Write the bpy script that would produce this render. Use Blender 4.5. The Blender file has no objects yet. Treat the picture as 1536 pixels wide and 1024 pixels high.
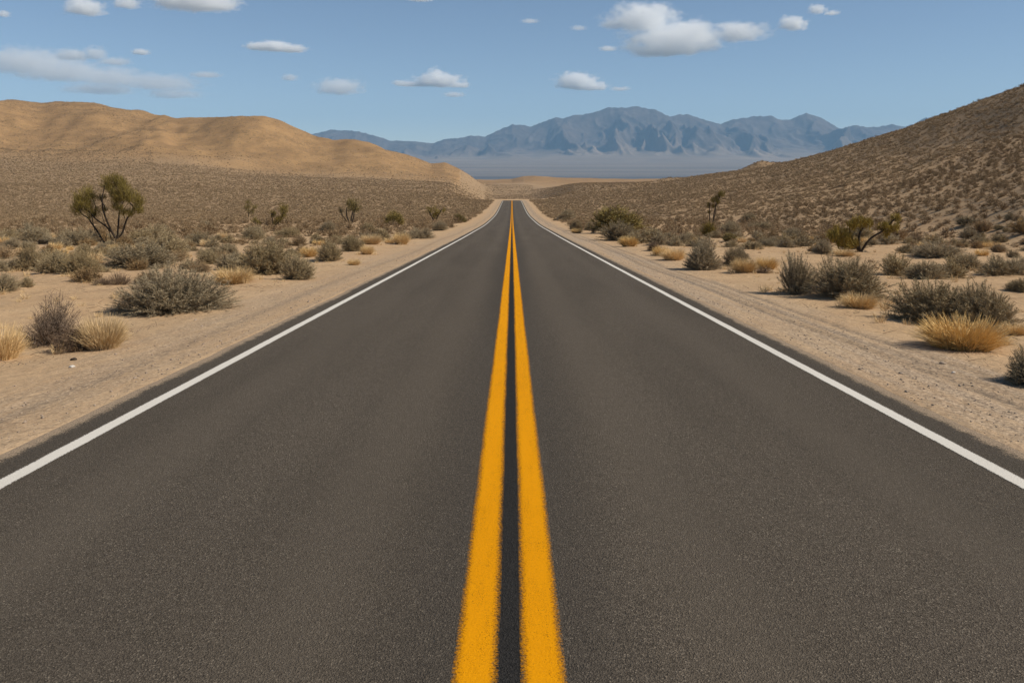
import bpy, math, random
import numpy as np
from mathutils import Vector

R = math.radians
S = bpy.context.scene
COL = S.collection
rng = np.random.default_rng(11)
random.seed(11)

# ------------------------------------------------------------------ camera, sky, sun, exposure
F = 1280.0            # focal length in photo pixels (1536 wide)
HZ = 262.0            # true horizon row in the photo
EYE = 1.8
cam = bpy.data.cameras.new("camera")
cam.sensor_width = 36.0
cam.lens = 36.0 * F / 1536.0
cam.shift_y = -(512.0 - HZ) / 1536.0
cam.clip_start = 0.05
cam.clip_end = 90000.0
camo = bpy.data.objects.new("camera", cam)
camo.location = (0, 0, EYE)
camo.rotation_euler = (R(90), 0, 0)
COL.objects.link(camo)
S.camera = camo

SUN_EL, SUN_AZ = R(43), R(102)          # azimuth clockwise from the road's direction
sun_vec = Vector((math.sin(SUN_AZ) * math.cos(SUN_EL), math.cos(SUN_AZ) * math.cos(SUN_EL), math.sin(SUN_EL)))
W = bpy.data.worlds.new("World")
S.world = W
W.use_nodes = True
wn = W.node_tree
bg = wn.nodes["Background"]
sky = wn.nodes.new("ShaderNodeTexSky")
sky.sky_type = 'NISHITA'
sky.sun_disc = False
sky.sun_elevation = SUN_EL
sky.sun_rotation = SUN_AZ
sky.altitude = 2600.0
sky.air_density = 1.0
sky.dust_density = 0.1
sky.ozone_density = 0.35
wn.links.new(sky.outputs[0], bg.inputs[0])
bg.inputs[1].default_value = 0.086

sl = bpy.data.lights.new("sun", 'SUN')
sl.energy = 4.7
sl.angle = R(0.5)
sl.color = (1.0, 0.92, 0.79)
so = bpy.data.objects.new("sun", sl)
so.rotation_euler = (-sun_vec).to_track_quat('-Z', 'Y').to_euler()
so.location = (60, 0, 60)
COL.objects.link(so)

S.view_settings.view_transform = 'Standard'
S.view_settings.look = 'None'
S.view_settings.gamma = 1.0
S.view_settings.exposure = 0.18
S.render.engine = 'CYCLES'
S.cycles.use_denoising = True
S.cycles.max_bounces = 32
S.cycles.diffuse_bounces = 3
S.cycles.glossy_bounces = 2
S.cycles.transparent_max_bounces = 8
S.cycles.volume_bounces = 28
S.cycles.volume_step_rate = 0.2
S.cycles.caustics_reflective = False
S.cycles.caustics_refractive = False

# ------------------------------------------------------------------ small helpers
def tag(o, label=None, cat=None, group=None, kind=None):
    if label: o["label"] = label
    if cat: o["category"] = cat
    if group: o["group"] = group
    if kind: o["kind"] = kind
    return o

def link(o, parent=None):
    COL.objects.link(o)
    if parent is not None:
        o.parent = parent
    return o

def empty(name, loc):
    o = bpy.data.objects.new(name, None)
    o.empty_display_size = 0.2
    o.location = loc
    return link(o)

def np_mesh(name, V, Fc, mat=None, smooth=False, attrs=None):
    """V (n,3); Fc (m,k) with one k for all faces."""
    V = np.ascontiguousarray(V, dtype=np.float32)
    Fc = np.ascontiguousarray(Fc, dtype=np.int32)
    me = bpy.data.meshes.new(name)
    me.vertices.add(len(V))
    me.vertices.foreach_set("co", V.ravel())
    m, k = Fc.shape
    me.loops.add(m * k)
    me.loops.foreach_set("vertex_index", Fc.ravel())
    me.polygons.add(m)
    me.polygons.foreach_set("loop_start", np.arange(0, m * k, k, dtype=np.int32))
    me.polygons.foreach_set("loop_total", np.full(m, k, dtype=np.int32))
    me.polygons.foreach_set("use_smooth", np.full(m, bool(smooth)))
    if attrs:
        for an, av in attrs.items():
            a = me.attributes.new(an, 'FLOAT', 'POINT')
            a.data.foreach_set("value", np.ascontiguousarray(av, dtype=np.float32))
    me.update(calc_edges=True)
    if mat: me.materials.append(mat)
    return me

def grid_faces(nr, nc):
    a = (np.arange(nr - 1)[:, None] * nc + np.arange(nc - 1)[None, :]).ravel()
    return np.stack([a, a + 1, a + nc + 1, a + nc], axis=1)

def sstep(a, b, x):
    t = np.clip((x - a) / (b - a), 0, 1)
    return t * t * (3 - 2 * t)

# ---- gradient noise in numpy
_P = np.random.default_rng(5).permutation(512)
_G = np.random.default_rng(6).normal(size=(512, 2))
_G /= np.linalg.norm(_G, axis=1)[:, None]
def gnoise(x, y):
    x = np.asarray(x, float); y = np.asarray(y, float)
    xi = np.floor(x).astype(int); yi = np.floor(y).astype(int)
    xf = x - xi; yf = y - yi
    def g(ix, iy, dx, dy):
        h = _P[(_P[ix & 511] + iy) & 511]
        v = _G[h]
        return v[..., 0] * dx + v[..., 1] * dy
    u = xf ** 3 * (xf * (xf * 6 - 15) + 10); v = yf ** 3 * (yf * (yf * 6 - 15) + 10)
    a = g(xi, yi, xf, yf); b = g(xi + 1, yi, xf - 1, yf)
    c = g(xi, yi + 1, xf, yf - 1); d = g(xi + 1, yi + 1, xf - 1, yf - 1)
    return (a + (b - a) * u) * (1 - v) + (c + (d - c) * u) * v
def fbm(x, y, o=4, gain=0.5):
    s = 0; a = 1.0
    for i in range(o):
        s = s + a * gnoise(x * 2 ** i + 17.3 * i, y * 2 ** i - 9.1 * i); a *= gain
    return s
def ridged(x, y, o=5, gain=0.5):
    s = 0; a = 1.0; w = 1.0
    for i in range(o):
        n = 1 - np.abs(gnoise(x * 2 ** i + 31.7 * i, y * 2 ** i + 5.3 * i)) * 2.0
        n = n * n * w
        s = s + a * n; w = np.clip(n * 1.4, 0, 1); a *= gain
    return s

def pchip(Xk, Zk, x):
    """monotone cubic; Xk, Zk lists of arrays (or floats) broadcastable with x."""
    n = len(Xk)
    Xk = [np.asarray(a, float) for a in Xk]; Zk = [np.asarray(a, float) for a in Zk]
    h = [Xk[i + 1] - Xk[i] for i in range(n - 1)]
    d = [(Zk[i + 1] - Zk[i]) / h[i] for i in range(n - 1)]
    m = [d[0]]
    for i in range(1, n - 1):
        p = d[i - 1] * d[i]
        w1 = 2 * h[i] + h[i - 1]; w2 = h[i] + 2 * h[i - 1]
        with np.errstate(divide='ignore', invalid='ignore'):
            hm = (w1 + w2) / (w1 / np.where(d[i - 1] == 0, 1e-9, d[i - 1]) + w2 / np.where(d[i] == 0, 1e-9, d[i]))
        m.append(np.where(p > 0, hm, 0.0))
    m.append(d[-1])
    out = Zk[0] + (x - Xk[0]) * m[0]
    for i in range(n - 1):
        t = np.clip((x - Xk[i]) / h[i], 0, 1)
        v = (Zk[i] * (2 * t ** 3 - 3 * t ** 2 + 1) + h[i] * m[i] * (t ** 3 - 2 * t ** 2 + t)
             + Zk[i + 1] * (-2 * t ** 3 + 3 * t ** 2) + h[i] * m[i + 1] * (t ** 3 - t ** 2))
        out = np.where(x >= Xk[i], v, out)
    return np.where(x > Xk[-1], Zk[-1], out)

def zat(py, Y):                      # height seen at photo row py from distance Y
    return EYE - (py - HZ) * Y / F

# ------------------------------------------------------------------ node helper
class NT:
    def __init__(self, name):
        self.m = bpy.data.materials.new(name)
        self.m.use_nodes = True
        self.t = self.m.node_tree
        self.bsdf = self.t.nodes["Principled BSDF"]
        self.out = self.t.nodes["Material Output"]
    def n(self, typ, **kw):
        nd = self.t.nodes.new(typ)
        for k, v in kw.items():
            setattr(nd, k, v)
        return nd
    def set(self, sock, v):
        if isinstance(v, bpy.types.NodeSocket): self.t.links.new(v, sock)
        else: sock.default_value = v
    def math(self, op, a, b=None, c=None, clamp=False):
        nd = self.n("ShaderNodeMath", operation=op); nd.use_clamp = clamp
        self.set(nd.inputs[0], a)
        if b is not None: self.set(nd.inputs[1], b)
        if c is not None: self.set(nd.inputs[2], c)
        return nd.outputs[0]
    def mix(self, f, a, b, blend='MIX'):
        nd = self.n("ShaderNodeMix", data_type='RGBA', blend_type=blend)
        nd.clamp_factor = True
        self.set(nd.inputs[0], f)
        for i, v in ((6, a), (7, b)):
            self.set(nd.inputs[i], v if isinstance(v, bpy.types.NodeSocket) else (*v, 1.0))
        return nd.outputs[2]
    def mapr(self, v, a, b, c=0.0, d=1.0, smooth=False):
        nd = self.n("ShaderNodeMapRange")
        if smooth: nd.interpolation_type = 'SMOOTHSTEP'
        self.set(nd.inputs[0], v)
        for i, q in enumerate((a, b, c, d)): self.set(nd.inputs[i + 1], q)
        return nd.outputs[0]
    def coord(self, scale=(1, 1, 1), which="Object"):
        tc = self.n("ShaderNodeTexCoord")
        mp = self.n("ShaderNodeMapping")
        mp.inputs["Scale"].default_value = scale
        self.t.links.new(tc.outputs[which], mp.inputs[0])
        return mp.outputs[0]
    def noise(self, vec, scale, detail=3.0, rough=0.55, col=False):
        nd = self.n("ShaderNodeTexNoise")
        self.set(nd.inputs["Vector"], vec)
        nd.inputs["Scale"].default_value = scale
        nd.inputs["Detail"].default_value = detail
        nd.inputs["Roughness"].default_value = rough
        return nd.outputs["Color" if col else "Fac"]
    def voro(self, vec, scale, feature='F1', out="Distance"):
        nd = self.n("ShaderNodeTexVoronoi", feature=feature)
        self.set(nd.inputs["Vector"], vec)
        nd.inputs["Scale"].default_value = scale
        return nd.outputs[out]
    def attr(self, name):
        nd = self.n("ShaderNodeAttribute", attribute_name=name)
        return nd.outputs["Fac"]
    def bump(self, h, strength=0.5, dist=0.02, normal=None):
        nd = self.n("ShaderNodeBump")
        nd.inputs["Strength"].default_value = strength
        nd.inputs["Distance"].default_value = dist
        self.set(nd.inputs["Height"], h)
        if normal is not None: self.set(nd.inputs["Normal"], normal)
        return nd.outputs[0]
    def finish(self, color, rough=0.9, spec=0.1, normal=None):
        self.set(self.bsdf.inputs["Base Color"], color if isinstance(color, bpy.types.NodeSocket) else (*color, 1))
        self.set(self.bsdf.inputs["Roughness"], rough)
        self.set(self.bsdf.inputs["Specular IOR Level"], spec)
        if normal is not None: self.set(self.bsdf.inputs["Normal"], normal)
        return self.m

# ------------------------------------------------------------------ terrain function
RX = [-60, 0, 40, 70, 92, 115, 137, 170, 202, 240, 290, 318, 340, 370, 430, 500, 700, 1000, 2000]
RZ = [2.6, 0, -1.75, -3.06, -4.1, -5.0, -5.6, -6.35, -6.95, -7.3, -7.65, -7.85, -8.45, -10.4, -14.5, -17, -15.5, -12, -30]
def road_z(Y):
    return pchip(RX, RZ, Y)

# silhouettes read from the photograph: (column, row)
LH = np.array([(-1400, 60), (-900, 95), (-500, 120), (-200, 140), (0, 151), (21, 149.5), (62, 154.7), (83, 152), (141, 154), (187, 164.6), (203, 166.7), (229, 175.5), (266, 182),
      (286, 177), (323, 175), (396, 173.4), (417, 178.6), (443, 191), (469, 203), (500, 211.5), (521, 210), (552, 216), (573, 223), (620, 235.4),
      (646, 246), (667, 244.8), (687, 252.6), (719, 271), (735, 279), (750, 284), (768, 290), (800, 300)], float)
LF = np.array([(-1400, 150), (-600, 215), (0, 238), (150, 240), (281, 246), (365, 256), (469, 263), (573, 267.5), (677, 273), (719, 279), (750, 288), (800, 300)], float)
RH = np.array([(740, 292), (770, 286), (790, 281), (820, 277), (870, 275.5), (930, 275), (985, 273.6), (1009, 270.5), (1072, 260.6), (1125, 254.5), (1155, 249.5), (1215, 236), (1271, 221), (1320, 205.5), (1354, 195),
      (1410, 174), (1466, 155.6), (1504, 142.5), (1536, 132), (1700, 75), (2000, -10), (2600, -120)], float)
TAN = np.array([(600, 268), (690, 268), (700, 269), (740, 270), (768, 268.5), (785, 264.5), (800, 263.6), (840, 266.2), (900, 268), (1000, 268.5), (1100, 267), (1300, 262)], float)

def ip(tab, px): return np.interp(px, tab[:, 0], tab[:, 1])

def terrain(x, Y, detail=True):
    x = np.asarray(x, float); Y = np.asarray(Y, float)
    x, Y = np.broadcast_arrays(x, Y)
    Yc = np.maximum(Y, 12.0)
    px = 768 + F * x / Yc
    zr = road_z(Y)
    # ---- tan-hill side
    Yf = 560 + 0 * px
    Yr = 860 + 70 * np.sin(px * 0.011) + 30 * np.sin(px * 0.031)
    zf = zat(ip(LF, px), Yf); zd = zat(ip(LH, px), Yr)
    zd = np.maximum(zd, zf + 0.5)
    zA = pchip([-60, 0, 40, 70, 120, 200, 330, Yf, Yr, Yr + 260, 2000, 2600],
               [2.6, 0, -1.75, -3.02, -4.75, -6.6, -5.9 + 0.25 * (zf + 4), zf, zd, zd * 0.55 - 12, -30, -55], Y)
    # gullies on the hill
    t = np.clip((Y - Yf) / (Yr - Yf), 0, 1.3)
    wv = np.where(t < 1, np.sin(np.pi * np.clip(t, 0, 1)) ** 0.8, 0) * np.clip((zd - zf) / 60, 0, 1)
    if detail:
        gx = x / 105 + 0.9 * (Y / 300) + 0.35 * fbm(x / 90, Y / 90, 3)
        gul = ridged(gx * 0.62, Y / 520, 3, 0.45) - 0.85
        zA = zA + wv * (13 * gul + 3.2 * fbm(x / 26 + 0.5 * Y / 40, Y / 60, 4))
        zA = zA + sstep(0.1, 1, t) * sstep(2.2, 0.9, (Y - Yf) / (Yr - Yf)) * 1.1 * fbm(x / 16, Y / 30, 4) * np.clip((zd - zf) / 25, 0, 1)
        # low hummocks where hill meets flat
        zA = zA + sstep(250, 480, Y) * sstep(900, 600, Y) * 0.6 * fbm(x / 40, Y / 40, 3)
    # ---- scrubby-slope side
    Yr2 = np.interp(px, [740, 850, 1000, 1140, 1300, 1536, 1800, 2600], [470, 470, 400, 330, 265, 190, 150, 120])
    Ys = np.interp(px, [740, 850, 1000, 1200, 1536, 1900, 2600], [330, 230, 130, 80, 46, 34, 26])
    zd2 = zat(ip(RH, px), Yr2)
    zs = pchip([-60, 0, 40, 70, 120, 200, 330, 500], [2.6, 0, -1.75, -3.02, -4.75, -6.7, -6.6, -6.4], Ys)
    zs0 = pchip([-60, 0, 40, 70, 120, 200, 330, 500], [2.6, 0, -1.75, -3.02, -4.75, -6.7, -6.6, -6.4], Y)
    Ym = Ys + 0.5 * (Yr2 - Ys)
    zm = zs + 0.40 * (zd2 - zs)
    zm = np.minimum(zm, zat(ip(RH, px) + 3, Ym))
    zB = pchip([Ys, Ym, Yr2, Yr2 * 1.3, Yr2 * 1.3 + 500, 1300, 1500, 2000, 2600],
               [zs, zm, zd2, zd2 - 0.004 * Yr2, np.minimum(zd2 * 0.4 - 14, -14), zat(ip(TAN, px) + 6, 1300), zat(ip(TAN, px), 1500), -34, -55], Y)
    for bx, by_, bh, br in ((93.0, 321.0, 2.4, 4.0), (70.5, 392.0, 1.4, 5.0)):   # rocky knolls on the skyline
        zB = zB + bh * np.exp(-((x - bx) ** 2 + (Y - by_) ** 2) / (2 * br * br))
    wB = sstep(-14, 18, Y - Ys)
    zB = zs0 * (1 - wB) + zB * wB
    if detail:
        u = sstep(0, 60, Y - Ys) * sstep(1.7, 1.1, Y / Yr2)
        k = np.clip((zd2 - zs) / 12, 0.15, 1)
        zB = zB + u * k * sstep(1.0, 0.55, Y / Yr2) * 0.5 * fbm(x / 30, Y / 30, 3) + u * k * (0.4 * fbm(x / 30, Y / 30, 4) + 0.28 * fbm(x / 5, Y / 5, 2))
    # ---- beyond the crest in the middle
    zC = pchip([-60, 0, 40, 70, 120, 200, 300, 337, 352, 378, 440, 520, 640, 820, 1000, 1300, 1500, 2000, 2600],
               [2.6, 0, -1.75, -3.02, -4.95, -6.95, -7.8, -8.4, -8.35, -10.5, -15, -16.5, -13.6, -11.5, -10.2, zat(271, 1300), zat(ip(TAN, px), 1500), -34, -55], Y)
    if detail:
        zC = zC + sstep(450, 700, Y) * sstep(2000, 1500, Y) * 1.6 * fbm(x / 45, Y / 70, 3)
    # blend sideways
    side = np.where(px < 768, zA, zB)
    ax = np.abs(x)
    w0 = 7.0 + 0.004 * Yc; w1 = 16 + 0.05 * np.minimum(Yc, 500) + 0.02 * np.maximum(Yc - 500, 0)
    w = sstep(w0, w1, ax)
    z = zC * (1 - w) + side * w
    # tan hills far ahead are shared
    far = sstep(1050, 1250, Y)
    zT = pchip([1000, 1300, 1500, 2000, 2600], [-12, zat(ip(TAN, px) + 5, 1300), zat(ip(TAN, px), 1500), -34, -55], Y)
    if detail: zT = zT + 1.5 * fbm(x / 60, Y / 90, 3) * sstep(1900, 1500, Y)
    z = np.where(far > 0, z * (1 - far) + np.maximum(zT, np.where(px < 700, side, zT)) * far, z)
    # basin up to the foot of the mountains
    zbas = np.interp(Y, [2000, 2600, 4500, 6500, 10500, 12000], [-34, -55, -58, -44, 170, 200])
    z = np.where(Y > 2000, zbas, z)
    if detail:
        # sand micro relief off the road
        near = sstep(4.6, 7.5, ax) * sstep(260, 120, Yc)
        hum = 0.10 * fbm(x / 2.6, Y / 2.6, 3) + 0.14 * fbm(x / 9, Y / 9, 2)
        z = z + near * hum
        sh = sstep(3.85, 4.3, ax) * sstep(9, 6.5, ax) * sstep(120, 60, Yc)
        z = z + sh * 0.012 * fbm(x / 0.45, Y / 0.9, 3)
        # wheel ruts on the shoulder beside the scrubby slope
        for rx, dp in ((4.62, 0.014), (4.86, 0.010), (5.22, 0.009)):
            cx = rx + 0.10 * np.sin(Y / 6.0) + 0.06 * np.sin(Y / 2.3 + rx)
            z = z - dp * np.exp(-((x - cx) / 0.07) ** 2) * sstep(70, 40, Yc)
            z = z + 0.5 * dp * np.exp(-((x - cx - 0.17) / 0.08) ** 2) * sstep(70, 40, Yc)
    # shoulder falls away, and the bed lies under the asphalt
    z = z - 0.035 * sstep(3.8, 5.5, ax) * sstep(340, 250, Yc)
    z = z - (0.005 + 0.085 * sstep(3.80, 3.60, ax)) * sstep(346, 338, Yc)
    return z

def ground_point(px, py, ymax=420.0):
    Y = np.exp(np.linspace(math.log(3.0), math.log(ymax), 2500))
    x = (px - 768) / F * Y
    g = terrain(x, Y)
    r = EYE - (py - HZ) * Y / F
    k = np.nonzero(r <= g)[0]
    i = int(k[0]) if len(k) else len(Y) - 1
    return float(x[i]), float(Y[i]), float(g[i])

# ------------------------------------------------------------------ materials
def mat_sand():
    M = NT("sand")
    v = M.coord()
    big = M.noise(v, 0.11, 3); mid = M.noise(v, 0.9, 4, 0.6); fine = M.noise(v, 14, 4, 0.7); grain = M.noise(v, 130, 2, 0.7)
    c = M.mix(M.mapr(mid, 0.32, 0.68), (0.50, 0.345, 0.200), (0.415, 0.272, 0.150))
    c = M.mix(M.mapr(big, 0.40, 0.65, 0, 0.5), c, (0.47, 0.30, 0.165))
    c = M.mix(M.mapr(fine, 0.50, 0.74, 0, 0.55), c, (0.30, 0.205, 0.125))
    c = M.mix(M.mapr(grain, 0.56, 0.75, 0, 0.6), c, (0.24, 0.175, 0.115))
    c = M.mix(M.mapr(grain, 0.42, 0.26, 0, 0.5), c, (0.60, 0.45, 0.30))
    # gravelly shoulder
    sh = M.attr("shoulder")
    vs = M.coord((1, 0.55, 1))
    gr = M.voro(vs, 46, 'F1', "Color")
    sep = M.n("ShaderNodeSeparateColor"); M.t.links.new(gr, sep.inputs[0])
    gcol = M.mix(M.mapr(sep.outputs[0], 0.0, 1.0), (0.18, 0.14, 0.105), (0.52, 0.395, 0.275))
    band = M.noise(M.coord((5.5, 0.12, 1)), 1.0, 3, 0.6)
    shf = M.math('MULTIPLY', sh, M.mapr(band, 0.30, 0.66, 0.25, 0.95), clamp=True)
    c = M.mix(shf, c, gcol)
    rut = M.attr("rut")
    rn = M.noise(M.coord((30, 9, 1)), 1.0, 3, 0.7)
    c = M.mix(M.math('MULTIPLY', rut, M.mapr(rn, 0.40, 0.60, 0.05, 0.85)), c, (0.13, 0.105, 0.08))
    # plant litter among the scrub
    lit = M.attr("litter")
    ln = M.noise(v, 2.3, 5, 0.7)
    c = M.mix(M.math('MULTIPLY', lit, M.math('ADD', M.mapr(ln, 0.45, 0.66, 0, 0.6), M.math('MULTIPLY', M.attr('farlit'), 0.55)), clamp=True), c, (0.235, 0.160, 0.090))
    # tan hill: warm earth with sparse low plants
    hill = M.attr("hill")
    h1 = M.noise(v, 0.045, 4, 0.6)
    hc = M.mix(M.mapr(h1, 0.38, 0.62), (0.335, 0.205, 0.096), (0.255, 0.156, 0.076))
    sv = M.noise(M.coord((1, 0.6, 1)), 0.42, 3, 0.75)
    dens = M.noise(v, 0.016, 3, 0.5)
    spk = M.math('MULTIPLY', M.mapr(sv, 0.50, 0.66, 0, 1), M.mapr(dens, 0.35, 0.62, 0.20, 0.95))
    hc = M.mix(M.math('MULTIPLY', spk, 0.75), hc, (0.115, 0.090, 0.052))
    c = M.mix(hill, c, hc)
    # basin: pale flats with long dark bands
    bas = M.attr("basin")
    bn = M.noise(M.coord((0.00045, 0.0022, 1)), 1.0, 5, 0.65)
    bc = M.mix(M.mapr(bn, 0.42, 0.60), (0.27, 0.212, 0.158), (0.110, 0.089, 0.072))
    sb = M.n("ShaderNodeSeparateXYZ"); M.t.links.new(v, sb.inputs[0])
    wob = M.math('ADD', sb.outputs[1], M.math('MULTIPLY', M.math('SUBTRACT', M.noise(M.coord((0.0005, 0.0009, 1)), 1.0, 4, 0.6), 0.5), 1500.0))
    for b0, b1, st_ in ((6700, 7120, 0.95), (7330, 7440, 0.75), (7750, 7900, 0.6), (8500, 8800, 0.5)):
        f_ = M.math('MULTIPLY', M.mapr(wob, b0 - 60, b0 + 60), M.mapr(wob, b1 + 60, b1 - 60))
        bc = M.mix(M.math('MULTIPLY', f_, st_), bc, (0.060, 0.056, 0.054))
    c = M.mix(bas, c, bc)
    nearw = M.attr("near")
    hgt = M.math('ADD', M.math('MULTIPLY', fine, 0.6), M.math('MULTIPLY', grain, 0.35))
    b1 = M.bump(hgt, 0.55, 0.035)
    nb = M.bump(M.noise(v, 4.2, 4, 0.6), 0.5, 0.10, b1)
    M.finish(c, 0.95, 0.05, nb)
    return M.m

def mat_asphalt():
    M = NT("asphalt")
    v = M.coord()
    vc = M.voro(v, 150, 'F1', "Color"); sep = M.n("ShaderNodeSeparateColor"); M.t.links.new(vc, sep.inputs[0])
    vd = M.voro(v, 150)
    fine = M.noise(v, 90, 3, 0.7); mid = M.noise(v, 9, 4, 0.65)
    big = M.noise(M.coord((1.0, 0.10, 1)), 1.1, 3, 0.55)
    c = M.mix(sep.outputs[0], (0.046, 0.0375, 0.0285), (0.142, 0.116, 0.088))
    c = M.mix(M.mapr(sep.outputs[1], 0.90, 0.97, 0, 0.8), c, (0.30, 0.25, 0.19))
    c = M.mix(M.mapr(fine, 0.52, 0.72, 0, 0.75), c, (0.018, 0.016, 0.014))
    c = M.mix(M.mapr(mid, 0.35, 0.70, 0, 0.30), c, (0.118, 0.096, 0.074))
    c = M.mix(M.mapr(big, 0.35, 0.70, 0, 0.40), c, (0.058, 0.048, 0.037))
    # wheel paths and the dark sealed middle, by distance across the road
    sx = M.n("ShaderNodeSeparateXYZ"); M.t.links.new(v, sx.inputs[0])
    X = sx.outputs[0]
    ax = M.math('ABSOLUTE', X)
    wp = M.math('ABSOLUTE', M.math('SUBTRACT', M.math('ABSOLUTE', M.math('SUBTRACT', ax, 1.75)), 0.80))
    c = M.mix(M.mapr(wp, 0.42, 0.05, 0, 0.30, True), c, (0.122, 0.100, 0.076))
    c = M.mix(M.mapr(ax, 0.75, 0.25, 0, 0.35, True), c, (0.035, 0.032, 0.029))
    ed = M.math('ADD', M.math('ABSOLUTE', M.math('ADD', X, 0.015)), M.math('MULTIPLY', M.math('SUBTRACT', fine, 0.5), 0.012))
    c = M.mix(M.mapr(ed, 0.058, 0.050, 0, 0.85), c, M.mix(sep.outputs[0], (0.012, 0.0122, 0.0125), (0.026, 0.026, 0.026)))
    # darker margin outside the white lines, then sand blown over the very edge
    c = M.mix(M.mapr(ax, 3.40, 3.50, 0, 0.18), c, (0.036, 0.032, 0.028))
    e = M.attr("edge")
    en = M.math('MULTIPLY', M.noise(v, 55, 3, 0.8), 0.55)
    en = M.math('ADD', en, M.math('MULTIPLY', M.noise(v, 3.5, 3, 0.6), 0.30))
    ef = M.math('SUBTRACT', M.math('ADD', en, M.mapr(e, 0.0, 0.34, 0.38, -0.22)), 0.60)
    c = M.mix(M.mapr(ef, -0.03, 0.06, 0, 0.9), c, M.mix(sep.outputs[2], (0.20, 0.15, 0.105), (0.47, 0.35, 0.235)))
    h = M.math('ADD', M.math('MULTIPLY', vd, 0.7), M.math('MULTIPLY', fine, 0.8))
    M.finish(c, 0.92, 0.06, M.bump(h, 0.75, 0.010))
    return M.m

def mat_paint(name, col, dark, edge_w, wear):
    """road paint worn ragged along both edges; attribute across = 0..1 over the stripe"""
    M = NT(name)
    v = M.coord()
    a = M.attr("across")
    d = M.math('SUBTRACT', 0.5, M.math('ABSOLUTE', M.math('SUBTRACT', a, 0.5)))      # 0 at edge
    n1 = M.noise(M.coord((1, 1, 1)), 85, 3, 0.75); n2 = M.noise(M.coord((14, 2.2, 1)), 1.0, 3, 0.6)
    n3 = M.noise(v, 230, 2, 0.6)
    t = M.math('ADD', M.math('MULTIPLY', M.math('SUBTRACT', n1, 0.5), 0.52), M.math('MULTIPLY', M.math('SUBTRACT', n2, 0.5), 0.16))
    f = M.mapr(M.math('ADD', d, t), 0.0, edge_w, 0, 1)
    # bare aggregate showing through in places
    pits = M.mapr(M.math('ADD', n3, M.math('MULTIPLY', n2, 0.30)), wear, wear + 0.07, 0, 0.85)
    f = M.math('MULTIPLY', f, M.math('SUBTRACT', 1.0, pits))
    c = M.mix(M.mapr(n1, 0.35, 0.70, 0, 0.6), col, dark)
    c = M.mix(M.mapr(M.noise(M.coord((1, 0.25, 1)), 1.6, 3), 0.4, 0.7, 0, 0.30), c, dark)
    M.finish(c, 0.85, 0.04, M.bump(n1, 0.6, 0.006))
    tr = M.n("ShaderNodeBsdfTransparent"); mx = M.n("ShaderNodeMixShader")
    M.t.links.new(f, mx.inputs[0]); M.t.links.new(tr.outputs[0], mx.inputs[1]); M.t.links.new(M.bsdf.outputs[0], mx.inputs[2])
    M.t.links.new(mx.outputs[0], M.out.inputs[0])
    return M.m

def mat_plant(name, a, b, c3=None, jitter=0.35):
    M = NT(name)
    t = M.attr("tone")
    c = M.mix(t, a, b)
    if c3: c = M.mix(M.mapr(M.noise(M.coord((1, 1, 1)), 2.2, 2), 0.45, 0.62, 0, 0.8), c, c3)
    oi = M.n("ShaderNodeObjectInfo")
    hs = M.n("ShaderNodeHueSaturation")
    M.set(hs.inputs["Value"], M.mapr(oi.outputs["Random"], 0, 1, 1 - jitter * 0.5, 1 + jitter * 0.5))
    M.set(hs.inputs["Saturation"], M.mapr(M.math('FRACT', M.math('MULTIPLY', oi.outputs["Random"], 7.31)), 0, 1, 0.88, 1.08))
    M.set(hs.inputs["Color"], c)
    M.finish(hs.outputs[0], 0.85, 0.08)
    return M.m

def mat_plain(name, a, b, scale=20, rough=0.9):
    M = NT(name)
    c = M.mix(M.noise(M.coord(), scale, 3), a, b)
    return M.finish(c, rough, 0.1, M.bump(M.noise(M.coord(), scale * 2, 3), 0.5, 0.02))

def mat_mountain():
    M = NT("mountain_rock")
    v = M.coord()
    fan = M.attr("fan")
    n = M.noise(v, 0.0035, 6, 0.65); n2 = M.noise(v, 0.0011, 3, 0.5)
    rock = M.mix(M.mapr(n, 0.35, 0.65), (0.060, 0.050, 0.045), (0.125, 0.100, 0.085))
    sandc = M.mix(M.mapr(n2, 0.35, 0.65), (0.25, 0.195, 0.145), (0.175, 0.138, 0.105))
    c = M.mix(M.mapr(M.math('ADD', fan, M.math('MULTIPLY', M.math('SUBTRACT', n, 0.5), 0.9)), 0.30, 0.75, 0, 1), rock, sandc)
    return M.finish(c, 0.95, 0.03)

def mat_volume(name, color, density, aniso):
    m = bpy.data.materials.new(name); m.use_nodes = True
    t = m.node_tree; t.nodes.clear()
    o = t.nodes.new("ShaderNodeOutputMaterial"); p = t.nodes.new("ShaderNodeVolumePrincipled")
    p.inputs["Color"].default_value = (*color, 1)
    p.inputs["Density"].default_value = density
    p.inputs["Anisotropy"].default_value = aniso
    t.links.new(p.outputs[0], o.inputs["Volume"])
    return m

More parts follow.
